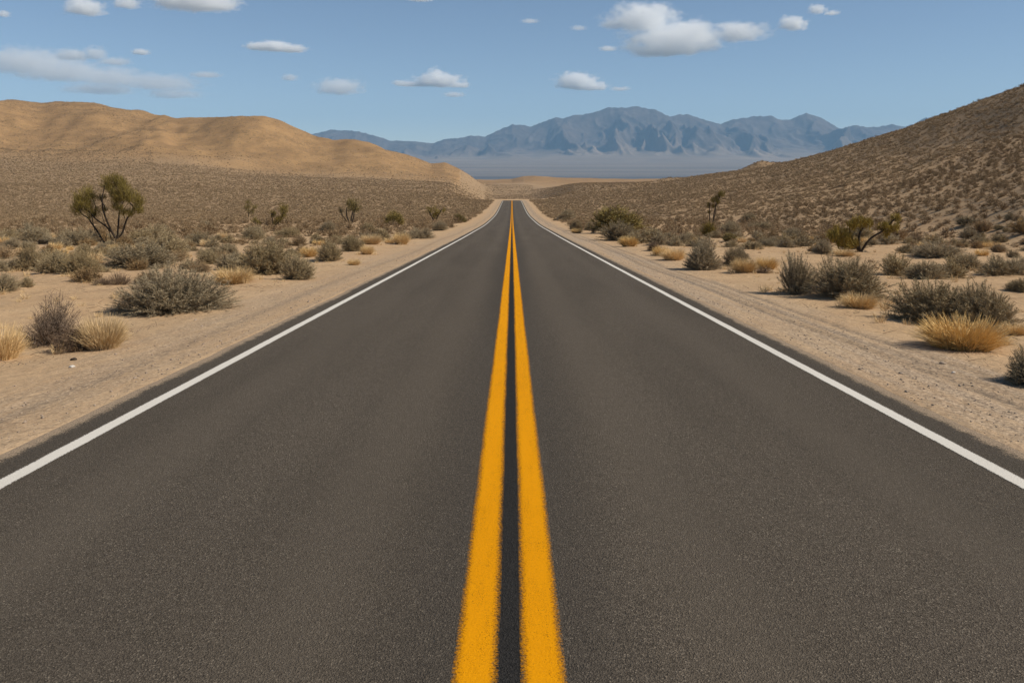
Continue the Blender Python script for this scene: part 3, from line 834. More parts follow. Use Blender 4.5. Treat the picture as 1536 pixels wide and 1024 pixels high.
P = [
 # ---- side of the tan hill
 ("leaning_sagebrush", "big dome of grey-green brush beside the white line, ahead of the tall tree", 258, 470, 160, 76, 0),
 ("twiggy_bush", "bare reddish-brown twiggy bush next to the golden grass, by the road", 72, 518, 108, 80, 0),
 ("brown_bush", "low brown bush squeezed between the bare twiggy bush and golden grass", 116, 527, 84, 46, 0),
 ("grass_tuft", "golden grass dome leaning on the low brown bush near the white pebble", 154, 525, 68, 56, 0),
 ("grass_tuft", "golden grass cut off by the picture border below the bare twiggy bush", 2, 541, 64, 58, 1),
 ("sagebrush", "wide low grey shrub just below the foot of the tall tree", 205, 404, 122, 40, 2),
 ("sagebrush", "narrow upright grey shrub, end of the row below the tall tree", 47, 407, 42, 44, 1),
 ("sagebrush", "grey shrub second in the row below the tall tree", 82, 410, 58, 36, 0),
 ("sagebrush", "low rounded grey shrub touching the wide one below the tall tree", 120, 412, 56, 40, 3),
 ("sagebrush", "flat grey shrub at the picture border, level with the tall tree's row", 6, 407, 46, 22, 4),
 ("sagebrush", "grey shrub at the picture border above the bare twiggy bush", 6, 438, 48, 31, 0),
 ("sagebrush", "small shrub behind the narrow upright one near the picture border", 20, 374, 32, 20, 1),
 ("sagebrush", "shrub on open sand between tall tree and picture border", 56, 362, 50, 22, 2),
 ("sagebrush", "grey shrub tucked behind the forked trunk of the tall tree", 116, 368, 56, 28, 4),
 ("twiggy_bush", "wispy dry twigs on the sand behind the bare twiggy bush", 152, 428, 40, 14, 1),
 ("twiggy_bush", "thin dry bush against the shady flank of the big dome of brush", 181, 428, 34, 24, 0),
 ("sagebrush", "broad grey shrub beside the foot of the tall tree, road side", 250, 386, 66, 40, 3),
 ("sagebrush", "grey shrub between the big dome of brush and the broad tall shrub", 314, 396, 42, 25, 0),
 ("sagebrush", "shrub above the golden tuft that faces the big dome of brush", 304, 369, 40, 22, 2),
 ("grass_tuft", "golden tuft between the big dome and the large dark grey shrub", 350, 427, 60, 29, 1),
 ("sagebrush", "large dark grey shrub behind the golden tuft, two lobes wide", 400, 412, 104, 58, 3),
 ("sagebrush", "pale low lobe of brush leaning on the large dark shrub, road side", 440, 420, 62, 42, 1),
 ("sagebrush", "small pale shrub on the shady side of the large dark grey shrub", 353, 402, 38, 26, 0),
 ("sagebrush", "round grey shrub, next along the road after the large dark one", 496, 392, 46, 36, 0),
 ("sagebrush", "round grey shrub second along the road after the large dark one", 528, 377, 42, 28, 3),
 ("grass_tuft", "orange tuft hugging the second round grey shrub along the road", 551, 382, 22, 17, 2),
 ("grass_tuft", "orange tuft between the large dark shrub and the round grey one", 463, 386, 28, 18, 1),
 ("grass_tuft", "tiny straw tuft alone at the sandy verge, beyond the round shrub", 531, 398, 20, 12, 2),
 ("grass_tuft", "wide dull orange tuft behind the second round grey shrub", 556, 367, 34, 17, 0),
 ("grass_tuft", "round orange tuft by itself at the verge, halfway to the crest", 602, 367, 26, 20, 1),
 ("sagebrush", "grey shrub past the round orange tuft at the verge", 631, 358, 36, 18, 4),
 ("sagebrush", "grey shrub where the sandy verge starts to bend, tan hill side", 660, 346, 28, 16, 0),
 ("olive_shrub", "yellow-green leafy shrub without a trunk beyond the orange tuft", 592, 338, 42, 23, 0),
 ("sagebrush", "grey shrub in front of the small dark tree with twin trunks", 493, 350, 30, 19, 2),
 ("sagebrush", "grey shrub beside the small dark tree with twin trunks", 550, 351, 30, 19, 1),
 ("sagebrush", "low grey shrub below the crooked pair of small trees, road side", 432, 356, 36, 17, 4),
 ("sagebrush", "low grey shrub below the crooked pair of small trees", 380, 359, 42, 22, 2),
 ("sagebrush", "grey shrub on the sand between tall tree and the crooked pair", 308, 343, 26, 14, 3),
 ("sagebrush", "small dark shrub above the large dark grey one", 350, 385, 24, 18, 1),
 ("sagebrush", "low grey shrub above the small shrub by the big dome", 318, 383, 30, 15, 0),
 ("olive_shrub", "yellowish bush by the verge near the road's far bend, tan hill side", 688, 334, 24, 15, 1),
 # ---- side of the scrubby slope
 ("sagebrush", "biggest shrub on the scrubby slope side, behind the large golden tuft", 1400, 486, 140, 72, 3),
 ("sagebrush", "grey half of the biggest shrub's clump, towards the picture border", 1476, 492, 108, 74, 0),
 ("grass_tuft", "large golden tuft in front of the biggest shrub", 1443, 526, 118, 54, 0),
 ("sagebrush", "dark shrub cut off by the border, closest to the camera", 1548, 577, 104, 62, 1),
 ("sagebrush", "wide grey shrub with a shadow, beside the golden tuft at the verge", 1262, 449, 124, 64, 2),
 ("sagebrush", "tall ragged shrub joined to the wide grey shrub at the verge", 1190, 442, 62, 66, 1),
 ("grass_tuft", "golden tuft at the foot of the wide grey shrub with a shadow", 1288, 463, 56, 27, 1),
 ("sagebrush", "rounded grey shrub above the biggest shrub", 1386, 419, 70, 32, 0),
 ("sagebrush", "grey shrub uphill of the rounded one above the biggest shrub", 1404, 387, 64, 26, 4),
 ("sagebrush", "low shrub on sand between the rounded shrub and the border", 1447, 405, 54, 26, 2),
 ("sagebrush", "dark low shrub cut off by the border above the biggest shrub", 1520, 412, 60, 28, 4),
 ("sagebrush", "small shrub at the border just over the biggest shrub", 1530, 438, 50, 23, 0),
 ("sagebrush", "dark round shrub below the spreading yellow tree", 1234, 382, 40, 24, 1),
 ("grass_tuft", "straw tuft at the foot of the spreading yellow tree", 1266, 385, 34, 14, 2),
 ("sagebrush", "grey shrub between the thin leaning tree and spreading yellow tree", 1193, 362, 46, 22, 2),
 ("sagebrush", "low shrub beside the grey one uphill of the orange tufts", 1155, 368, 32, 14, 4),
 ("sagebrush", "small dark shrub far up the sand near the border", 1498, 376, 28, 11, 3),
 ("sagebrush", "flat shrub uphill of the spreading yellow tree, towards the border", 1448, 339, 42, 15, 2),
 ("grass_tuft", "straw tuft cut off by the border behind the large golden one", 1522, 503, 44, 22, 2),
 ("olive_shrub", "large yellow-green bush with a grey shrub before it", 930, 352, 86, 44, 2),
 ("sagebrush", "grey shrub standing before the large yellow-green bush", 931, 361, 58, 33, 0),
 ("grass_tuft", "straw tuft before the shrub at the large yellow-green bush", 943, 370, 28, 18, 0),
 ("sagebrush", "grey shrub next to the straw tuft by the yellow-green bush", 980, 362, 42, 20, 3),
 ("brown_bush", "brownish low bush beside the pair of orange tufts", 981, 377, 28, 17, 0),
 ("grass_tuft", "orange tuft beside the large roadside shrub, verge side", 1010, 391, 36, 22, 1),
 ("grass_tuft", "smaller orange tuft behind the one at the large roadside shrub", 992, 384, 26, 18, 2),
 ("sagebrush", "large roadside shrub with a long shadow, between two orange tufts", 1056, 405, 68, 50, 1),
 ("sagebrush", "pale shrub joined to the large roadside shrub, uphill side", 1102, 400, 44, 34, 2),
 ("grass_tuft", "orange tuft uphill of the large roadside shrub", 1116, 409, 38, 24, 0),
 ("grass_tuft", "dull orange tuft beside dark twigs, before the tall ragged shrub", 1150, 404, 34, 20, 1),
 ("twiggy_bush", "flat dark dead twigs lying on the sand by the orange tufts", 1142, 410, 34, 12, 0),
 ("sagebrush", "grey shrub at the verge before the yellow-green bush, nearer one", 866, 346, 24, 18, 1),
 ("sagebrush", "grey shrub touching the yellow-green bush, verge side", 885, 346, 22, 16, 0),
 ("grass_tuft", "straw tuft at the verge where the slope side sand narrows", 865, 350, 18, 9, 2),
 ("sagebrush", "dark grey shrub at the verge near the road's far bend, slope side", 851, 331, 28, 19, 3),
 ("olive_shrub", "dark olive bush around the foot of the thin leaning tree", 1062, 355, 26, 24, 0),
 ("sagebrush", "rounded grey shrub uphill of the thin leaning tree", 1096, 351, 40, 22, 0),
 ("olive_shrub", "low olive bush below the rounded shrub by the thin tree", 1096, 363, 26, 15, 1),
 ("sagebrush", "small shrub below the low olive bush by the thin tree", 1127, 374, 28, 14, 4),
 ("sagebrush", "shrub above the large roadside shrub and its orange tuft", 1029, 365, 32, 16, 1),
 ("sagebrush", "shrub uphill between thin leaning tree and the grey shrub", 1122, 333, 26, 14, 2),
 ("sagebrush", "wide low shrub uphill of the thin leaning tree", 1142, 345, 38, 14, 4),
 ("sagebrush", "low shrub over the tall ragged shrub's crown", 1152, 370, 30, 12, 3),
]
for k_, l_, cx_, by_, w_, h_, v_ in P:
    place(k_, l_, cx_, by_, w_, h_, v_)

# ------------------------------------------------------------------ small trees: traced limbs, feathery crowns
def tube(pts, r0, r1, nseg=7):
    pts = np.array(pts, float)
    # smooth the polyline
    for _ in range(2):
        q = [pts[0]]
        for a, b in zip(pts[:-1], pts[1:]): q += [0.75 * a + 0.25 * b, 0.25 * a + 0.75 * b]
        q.append(pts[-1]); pts = np.array(q)
    n = len(pts)
    rad = 1.05 * np.linspace(r0, r1, n) * (1 + 0.10 * np.sin(np.arange(n) * 2.3))
    V = []
    for i in range(n):
        d = unit((pts[min(i + 1, n - 1)] - pts[max(i - 1, 0)])[None])[0]
        u = unit(np.cross(d, [0.3, 1, 0.1])[None])[0]; v = np.cross(d, u)
        for k in range(nseg):
            a = 2 * np.pi * k / nseg
            V.append(pts[i] + rad[i] * (math.cos(a) * u + math.sin(a) * v))
    Fs = [(i * nseg + k, i * nseg + (k + 1) % nseg, (i + 1) * nseg + (k + 1) % nseg, (i + 1) * nseg + k) for i in range(n - 1) for k in range(nseg)]
    V.append(pts[-1] + 0.0); return np.array(V), np.array(Fs)

def tree(label, base, limbs, blobs, scale, nper=420, bladew=0.010, seed=1, bl=0.24, hgroup=None, rootr=0.05, mat=None):
    """base (photo column,row); limbs: [(r0,r1,[(dx,dy)...])] and blobs [(dx,dy,r)] in photo pixels from the base, dy up."""
    g = np.random.default_rng(seed)
    x, Y, z = ground_point(*base)
    k = Y / F
    o = empty("desert_tree", (x, Y, z - 0.03))
    VV, FF, n0 = [], [], 0
    for j, (r0, r1, pl) in enumerate(limbs):
        dd = g.uniform(-1, 1) * 0.5
        L = max(abs(pl[-1][0]), abs(pl[-1][1]), 1)
        pts = [(px_ * k, dd * k * max(0, py_) * 0.5 + g.normal(0, 0.012), max(py_, -1) * k) for px_, py_ in pl]
        v, f = tube(pts, r0, r1)
        VV.append(v); FF.append(f + n0); n0 += len(v)
    # fine side twigs inside the blobs
    A_, B_, W_, W2_, T_ = [], [], [], [], []
    for bx, by2, br in blobs:
        br *= 1.27
        n = int(0.68 * nper * (br / 10.0) ** 2 / (scale) + 40)
        c = np.array([bx * k, g.uniform(-0.6, 0.6) * br * k, by2 * k]); r = br * k
        # sub-clumps so that the outline stays uneven
        nc = max(6, int(14 * (br / 10.0)))
        sc = unit(g.normal(size=(nc, 3))) * (g.uniform(0.1, 0.95, (nc, 1)) ** 0.6) * r * np.array([1, 1, 0.9]) + c
        ci = g.integers(0, nc, n)
        p = sc[ci] + g.normal(0, 0.24, (n, 3)) * r
        dirv = unit(unit(p - (c + np.array([0, 0, -1.3 * r]))) + g.normal(0, 0.45, (n, 3)) + np.array([0, 0, 0.25]))
        ln = bl * g.uniform(0.5, 1.2, (n, 1))
        A_.append(p - dirv * ln * 0.5); B_.append(p + dirv * ln * 0.5)
        W_.append(np.full(n, bladew)); W2_.append(np.full(n, bladew * 0.4)); T_.append(np.clip(g.uniform(0, 1, n) * 0.6 + g.uniform(0, 0.4, nc)[ci], 0, 1))
        for q in range(max(4, nc // 2)):
            a = c + np.array([g.normal(0, .15), g.normal(0, .15), -0.75]) * r; b = sc[g.integers(0, nc)]
            m_ = (a + b) / 2 + g.normal(0, 0.12, 3) * r
            v, f = tube([a, m_, b], 0.010 * scale, 0.004 * scale, 4)
            VV.append(v); FF.append(f + n0); n0 += len(v)
    me = np_mesh("trunk", np.concatenate(VV), np.concatenate(FF), MBARK, True)
    link(bpy.data.objects.new("trunk", me), o)
    V, Fc, T = blade_mesh_data(np.concatenate(A_), np.concatenate(B_), np.concatenate(W_), np.concatenate(W2_), np.concatenate(T_), g)
    link(bpy.data.objects.new("crown", np_mesh("crown", V, Fc, mat or MTREE, False, dict(tone=T))), o)
    tag(o, label, "tree", hgroup)
    taken.append((x, Y, 0.7))
    return o

def loc(ox, oy, s, pts): return [((a - ox) * s, (oy - b) * s) for a, b in pts]
def blo(ox, oy, s, bl_): return [((a - ox) * s, (oy - b) * s, r * s) for a, b, r in bl_]
q = 0.1465
big = lambda p: loc(645, 800, q, p)
tree("tall open tree with several dark trunks and a feathery olive crown", (174.5, 368),
     [(0.085, 0.055, big([(645, 805), (642, 760), (640, 700)])),
      (0.060, 0.022, big([(645, 730), (700, 680), (720, 600), (740, 520), (790, 460), (805, 400), (770, 370), (745, 330)])),
      (0.060, 0.018, big([(640, 720), (600, 630), (560, 530), (530, 410), (535, 300), (550, 250), (570, 180)])),
      (0.030, 0.012, big([(528, 400), (480, 330), (475, 260)])),
      (0.048, 0.018, big([(648, 720), (640, 560), (635, 450), (660, 360), (710, 290), (740, 220)])),
      (0.050, 0.016, big([(632, 690), (540, 590), (450, 530), (400, 470), (330, 400), (300, 340)])),
      (0.030, 0.012, big([(420, 500), (425, 400), (400, 330), (340, 250)])),
      (0.060, 0.018, big([(545, 808), (480, 720), (430, 640), (370, 580), (330, 520), (255, 480), (230, 440)])),
      (0.028, 0.012, big([(430, 640), (410, 560), (400, 470), (370, 420)])),
      (0.026, 0.012, big([(545, 790), (535, 720), (545, 680)])),
      (0.026, 0.010, big([(600, 780), (565, 650), (500, 570), (470, 470)])),
      (0.026, 0.010, big([(655, 720), (682, 580), (690, 450), (705, 380)])),
      (0.022, 0.010, big([(740, 520), (720, 450), (745, 400), (800, 330)]))],
     blo(645, 800, q, [(565, 130, 62), (620, 150, 60), (530, 175, 45), (680, 130, 38), (740, 230, 75), (650, 300, 62), (700, 300, 60), (840, 310, 62), (850, 380, 55), (770, 300, 50),
                       (330, 270, 72), (370, 310, 50), (300, 370, 72), (370, 390, 66), (250, 420, 52), (420, 450, 40), (650, 390, 45), (730, 440, 42), (800, 450, 35), (480, 300, 34), (600, 230, 45), (250, 330, 52), (880, 430, 40), (390, 480, 34), (690, 180, 42), (510, 420, 26)]), 1.0, nper=560, bladew=0.0078, bl=0.26, seed=31)
q2 = 0.15625
t2 = lambda p: loc(1190, 345, q2, p)
tree("small dark tree with twin trunks and one tufted crown", (526, 335),
     [(0.11, 0.05, t2([(1185, 350), (1160, 290), (1150, 250), (1160, 190)])), (0.11, 0.05, t2([(1185, 348), (1200, 260), (1212, 210), (1210, 150)])),
      (0.10, 0.04, t2([(1195, 348), (1220, 290), (1226, 220), (1245, 180)])), (0.06, 0.03, t2([(1160, 330), (1110, 270), (1090, 220), (1085, 190)]))],
     blo(1190, 345, q2, [(1210, 140, 45), (1190, 180, 42), (1235, 175, 42), (1225, 215, 30), (1175, 140, 30), (1092, 215, 22)]), 1.6, nper=800, bladew=0.017, seed=32, bl=0.34)
t3 = lambda p: loc(205, 300, q2, p)
tree("slim yellow-green tree behind its crooked neighbour, tan hill side", (372, 327),
     [(0.07, 0.03, t3([(205, 305), (213, 250), (206, 160)])), (0.05, 0.02, t3([(210, 260), (240, 220), (262, 195)]))],
     blo(205, 300, q2, [(205, 130, 26), (208, 165, 30), (215, 210, 36), (190, 190, 24), (258, 200, 32), (240, 235, 26), (285, 190, 18)]), 1.6, nper=850, bladew=0.016, seed=33, bl=0.30)
t4 = lambda p: loc(440, 400, q2, p)
tree("crooked forked olive tree leaning to the road, beside a slim one", (409, 342),
     [(0.06, 0.03, t4([(440, 405), (446, 320), (436, 250)])), (0.06, 0.025, t4([(442, 395), (500, 340), (540, 280), (545, 210)])), (0.04, 0.02, t4([(438, 390), (380, 360), (290, 340)]))],
     blo(440, 400, q2, [(436, 240, 28), (440, 275, 24), (542, 195, 36), (552, 240, 36), (540, 285, 36), (505, 325, 34), (295, 345, 34), (260, 330, 24), (470, 345, 24)]), 1.5, nper=800, bladew=0.015, seed=34, bl=0.28)
t5 = lambda p: loc(1180, 265, 0.2995, p)
tree("stubby broad tree with a dark fork at the far verge", (653, 331),
     [(0.10, 0.04, t5([(1175, 268), (1160, 240), (1145, 210)])), (0.10, 0.04, t5([(1182, 268), (1195, 235), (1215, 205)]))],
     blo(1180, 265, 0.2995, [(1150, 212, 17), (1172, 215, 19), (1195, 222, 18), (1218, 210, 14), (1180, 238, 15)]), 1.8, nper=800, bladew=0.020, seed=35, bl=0.36)
q6 = 0.2604
t6 = lambda p: loc(1172, 432, q6, p)
tree("thin leaning tree, taller than the scrub on the slope", (1066, 354),
     [(0.055, 0.02, t6([(1172, 436), (1163, 340), (1160, 290), (1158, 240)])), (0.055, 0.02, t6([(1178, 434), (1188, 320), (1202, 250), (1238, 180)])), (0.03, 0.015, t6([(1185, 340), (1200, 290), (1192, 225)]))],
     blo(1172, 432, q6, [(1238, 182, 16), (1222, 195, 13), (1205, 212, 14), (1188, 220, 15), (1165, 248, 13), (1190, 255, 12), (1215, 235, 11), (1165, 290, 9)]), 1.2, nper=900, bladew=0.011, seed=36, bl=0.24)
q7 = 0.3516
t7 = lambda p: loc(540, 388, q7, p)
tree("spreading yellow tree with a long sideways arm above straw grass", (1290, 378),
     [(0.065, 0.03, t7([(540, 392), (535, 330), (550, 285), (590, 262)])), (0.06, 0.02, t7([(543, 385), (580, 325), (640, 295), (690, 240)])), (0.05, 0.02, t7([(536, 385), (500, 310), (508, 255)])), (0.04, 0.02, t7([(535, 370), (470, 330), (430, 310)]))],
     blo(540, 388, q7, [(510, 262, 24), (540, 255, 20), (575, 262, 18), (450, 305, 28), (430, 320, 22), (480, 330, 30), (505, 350, 26), (692, 240, 15), (675, 275, 22), (640, 278, 18), (655, 300, 16), (470, 355, 20)]), 1.2, nper=620, bladew=0.011, seed=37, bl=0.24, mat=MOLIVE)

# ------------------------------------------------------------------ scattered shrubs: the nearest are things, the rest one mass
def scatter(n, y0, y1, g, left):
    Y = np.sqrt(g.uniform(y0 ** 2, y1 ** 2, n))
    px = g.uniform(-130, 768, n) if left else g.uniform(768, 1666, n)
    return (px - 768) / F * Y, Y

g = np.random.default_rng(77)
cand = []
for left in (True, False):
    for y0, y1, dens in ((26, 50, 0.36 if left else 0.16), (48, 122, 0.0 if left else 1.0), (20, 45, 0.12), (45, 120, 0.42), (120, 220, 1.15), (220, 340, 1.0), (340, 640, 0.62), (640, 1000, 0.17)):
        area = 0.5 * (900 / F) * (y1 ** 2 - y0 ** 2)
        n = int(area * dens)
        x, Y = scatter(n, y0, y1, g, left)
        cand.append(np.stack([x, Y], 1))
cand = np.concatenate(cand)
ax = np.abs(cand[:, 0])
clump = fbm(cand[:, 0] / 9, cand[:, 1] / 9, 3)
keep = (cand[:, 1] > 420) | (ax > 6.9 + 0.8 * gnoise(cand[:, 0] * 0 + 3, cand[:, 1] / 5) + np.where(cand[:, 1] < 45, 2.2, 0))
keep &= (clump + g.normal(0, 0.25, len(cand)) > np.where(cand[:, 1] < 120, -0.30, -0.50))
pxc = 768 + F * cand[:, 0] / cand[:, 1]
keep &= ~((cand[:, 1] > 345) & (cand[:, 1] < 470) & (ax < 16))
keep &= ~((pxc > 230) & (pxc < 728) & (cand[:, 1] > 548 + 14 * g.normal(size=len(cand))) & (g.uniform(size=len(cand)) < 0.8))
keep &= ~((np.abs(pxc - 768) < 45) & (cand[:, 1] > 345) & (cand[:, 1] < 420))
keep &= ~((pxc > 800) & (cand[:, 1] > np.interp(pxc, [740, 850, 1000, 1140, 1300, 1536, 1800], [1000, 640, 500, 380, 300, 215, 180])))
cand = cand[keep]
size = np.clip(g.lognormal(0, 0.34, len(cand)), 0.45, 2.1) * np.where(cand[:, 1] < 120, 1.12, 0.74)
size = np.where(cand[:, 1] < 45, np.minimum(size, g.uniform(0.4, 1.25, len(cand))), size)
slope = (cand[:, 0] > 0) & (cand[:, 1] - np.interp(768 + F * cand[:, 0] / cand[:, 1], [740, 850, 1000, 1200, 1536, 1900, 2600], [330, 230, 130, 80, 46, 34, 26]) > 6)
size = np.where(slope & (cand[:, 1] < 125), np.clip(size * 0.85, 0.4, 1.3), size)
ok = slope | (cand[:, 0] < 0) | (cand[:, 1] > 122) | (g.uniform(size=len(cand)) < 0.45)
cand, size = cand[ok], size[ok]
T3 = np.array(taken)
ok = np.ones(len(cand), bool)
for tx_, ty_, tr_ in T3:
    ok &= np.hypot(cand[:, 0] - tx_, cand[:, 1] - ty_) > (size * 0.5 + tr_) * 0.85
cand, size = cand[ok], size[ok]
# thin out overlaps among the close ones
order = np.argsort(cand[:, 1]); cand, size = cand[order], size[order]
kept = []
for i in range(len(cand)):
    if cand[i, 1] > 130: break
    hit = False
    for j in reversed(kept):
        if cand[i, 1] - cand[j, 1] > 2.5: break
        if np.hypot(*(cand[i] - cand[j])) < 0.40 * (size[i] + size[j]): hit = True; break
    if not hit: kept.append(i)
sel = np.concatenate([np.array(kept, int), np.arange(np.searchsorted(cand[:, 1], 130.0), len(cand))])
cand, size = cand[sel], size[sel]
zz = terrain(cand[:, 0], cand[:, 1])
pxc = 768 + F * cand[:, 0] / cand[:, 1]
inview = (pxc > -40) & (pxc < 1576)
idx_near = np.nonzero(inview)[0][:290]
is_near = np.zeros(len(cand), bool); is_near[idx_near] = True

def single(name, seed, mat, **kw):
    V, Fc, T = shrub_single(seed, mat, **kw)
    return np_mesh(name, V, Fc, mat, False, dict(tone=T))
FILL = [single("desert_shrub", 300 + i, MSAGE if i % 3 else MSCRUB, nmain=240, ntw=34, lobes=5 + i % 4, wm=0.005, wt=0.0052, tl=0.085, rag=0.3, upright=0.25, spread=1.1) for i in range(7)]
FGR = [grass_mesh(320 + i, MGRASS, n=420, w=0.010) for i in range(2)]
gz = {True: "on the flat below the tan hill", False: "on the ground below the dark scrubby slope"}
for i in idx_near:
    x_, Y_ = cand[i]; s_ = float(size[i])
    left = x_ < 0
    gr = g.uniform() < 0.13 and Y_ < 75
    if gr:
        s_ = min(s_, 0.8)
        o = link(bpy.data.objects.new("grass_tuft", FGR[int(g.integers(2))]))
        o.scale = (s_, s_, s_ * g.uniform(0.5, 0.7))
        tag(o, "small straw tuft scattered among grey shrubs " + gz[left], "grass", "small straw tufts " + gz[left])
    else:
        o = link(bpy.data.objects.new("desert_shrub", FILL[int(g.integers(len(FILL)))]))
        o.scale = (s_, s_, s_ * g.uniform(0.42, 0.66))
        far_ = Y_ > 62
        lb = ("little grey shrub, one of many farther back " if far_ else "little grey shrub among the nearer scattered ones ") + gz[left]
        tag(o, lb, "shrub", lb)
    o.location = (x_, Y_, zz[i] - 0.02); o.rotation_euler = (0, 0, g.uniform(0, 6.28))

# the mass: baked copies at three levels of detail
def bake(idx, templates, g, hr=(0.40, 0.62)):
    Vs, Fs, Ts, n0 = [], [], [], 0
    ti = g.integers(0, len(templates), len(idx))
    for t, (TV, TF, TT) in enumerate(templates):
        ii = idx[ti == t]
        if not len(ii): continue
        a = g.uniform(0, 2 * np.pi, len(ii)); c, sn = np.cos(a), np.sin(a)
        sx = size[ii]; sz_ = sx * g.uniform(*hr, len(ii))
        X = (TV[None, :, 0] * c[:, None] - TV[None, :, 1] * sn[:, None]) * sx[:, None] + cand[ii, 0][:, None]
        Yv = (TV[None, :, 0] * sn[:, None] + TV[None, :, 1] * c[:, None]) * sx[:, None] + cand[ii, 1][:, None]
        Z = TV[None, :, 2] * sz_[:, None] + zz[ii][:, None] - 0.03
        Vs.append(np.stack([X, Yv, Z], -1).reshape(-1, 3))
        m = len(TV)
        Fs.append((TF[None] + (np.arange(len(ii)) * m)[:, None, None]).reshape(-1, 4) + n0)
        n0 += m * len(ii)
        Ts.append(np.clip(TT[None, :] * 0.7 + g.uniform(-0.15, 0.45, len(ii))[:, None], 0, 1).ravel())
    return Vs, Fs, Ts, n0
gq = np.random.default_rng(505)
ex, ez, es = [], [], []
for left, dens, lo, hi in ((True, 0.55, 44, 128), (False, 0.5, 44, 128), (False, 1.5, 44, 150), (True, 0.10, 22, 46), (False, 0.06, 22, 46)):
    n = int(0.5 * (900 / F) * (hi ** 2 - lo ** 2) * dens)
    x_, y_ = scatter(n, lo, hi, gq, left)
    k_ = np.abs(x_) > 7.6 + gq.uniform(-0.5, 1.5, n)
    if dens == 1.5: k_ &= (y_ - np.interp(768 + F * x_ / y_, [740, 850, 1000, 1200, 1536, 1900, 2600], [330, 230, 130, 80, 46, 34, 26]) > gq.uniform(-8, 8, n))
    k_ &= fbm(x_ / 5, y_ / 5, 2) + gq.normal(0, 0.25, n) > -0.15
    ex.append(np.stack([x_, y_], 1)[k_]); es.append(np.clip(gq.lognormal(math.log(0.42), 0.32, n), 0.2, 0.8)[k_])
ex = np.concatenate(ex); es = np.concatenate(es)
cand = np.concatenate([cand, ex]); size = np.concatenate([size, es]); zz = np.concatenate([zz, terrain(ex[:, 0], ex[:, 1])])
is_near = np.concatenate([is_near, np.zeros(len(ex), bool)])
rest = np.nonzero(~is_near)[0]
Yr_ = cand[rest, 1]
def twigs_only(seed, n, w, tl):
    st, tw, gg = shrub_data(seed, nmain=n, ntw=1, lobes=4, wt=w, tl=tl, fill=(0.25, 0.9), rag=0.4)
    return blade_mesh_data(*tw, gg)
small_ = size[rest] < 0.62
lods = [(rest[(Yr_ < 120) & small_], [twigs_only(440 + i, 150, 0.022, 0.20) for i in range(6)]),
        (rest[(Yr_ < 120) & ~small_], [shrub_single(400 + i, None, nmain=50, ntw=11, lobes=4, wm=0.008, wt=0.012, tl=0.12) for i in range(4)]),
        (rest[(Yr_ >= 120) & (Yr_ < 220)], [twigs_only(410 + i, 110, 0.030, 0.20) for i in range(5)]),
        (rest[(Yr_ >= 220) & (Yr_ < 340)], [twigs_only(420 + i, 44, 0.055, 0.26) for i in range(5)]),
        (rest[Yr_ >= 340], [twigs_only(430 + i, 18, 0.10, 0.34) for i in range(5)])]
aV, aF, aT, off = [], [], [], 0
for ii, tp in lods:
    Vs, Fs, Ts, n0 = bake(ii, tp, g)
    aV += Vs; aF += [f + off for f in Fs]; aT += Ts; off += n0
sme = np_mesh("desert_scrub", np.concatenate(aV), np.concatenate(aF), MSCRUB, False, dict(tone=np.concatenate(aT)))
tag(link(bpy.data.objects.new("desert_scrub", sme)), "endless low grey-brown scrub dotting the flats and the slope", kind="stuff")
print("scatter", len(cand), "near", len(idx_near), "far limit", cand[idx_near[-1]], "scrub quads", len(sme.polygons))

# ------------------------------------------------------------------ pebbles, straw and twigs lying on the sand
import bmesh
def pebble_templates(n, g):
    out = []
    for i in range(n):
        bm = bmesh.new(); bmesh.ops.create_icosphere(bm, subdivisions=1, radius=0.5)
        v = np.array([q_.co[:] for q_ in bm.verts]); f = np.array([[w_.index for w_ in p_.verts] for p_ in bm.faces]); bm.free()
        v = v * g.uniform(0.72, 1.2, (len(v), 1)) * np.array([1.0, g.uniform(0.6, 1.0), g.uniform(0.45, 0.75)])
        out.append((v, f))
    return out
PT = pebble_templates(6, g)
n = 5200
Yp = 3.2 + 38 * g.uniform(0, 1, n) ** 1.6
sd = np.where(g.uniform(size=n) < 0.5, -1, 1)
xp = sd * (3.86 + np.abs(g.normal(0, 1, n)) * np.where(g.uniform(size=n) < 0.7, 0.75, 4.0))
sp = np.clip(g.lognormal(math.log(0.014), 0.5, n), 0.006, 0.07)
zp = terrain(xp, Yp)
Vs, Fs, n0 = [], [], 0
for i in range(n):
    v, f = PT[i % 6]; a = g.uniform(0, 6.28); c, s_ = math.cos(a), math.sin(a)
    w = v * sp[i]; w = np.stack([w[:, 0] * c - w[:, 1] * s_ + xp[i], w[:, 0] * s_ + w[:, 1] * c + Yp[i], w[:, 2] + zp[i] + sp[i] * 0.12], 1)
    Vs.append(w); Fs.append(f + n0); n0 += len(w)
pme = np_mesh("gravel", np.concatenate(Vs), np.concatenate(Fs), MSTONE, True)
tag(link(bpy.data.objects.new("gravel", pme)), "loose gravel and pebbles strewn along both sandy verges", kind="stuff")

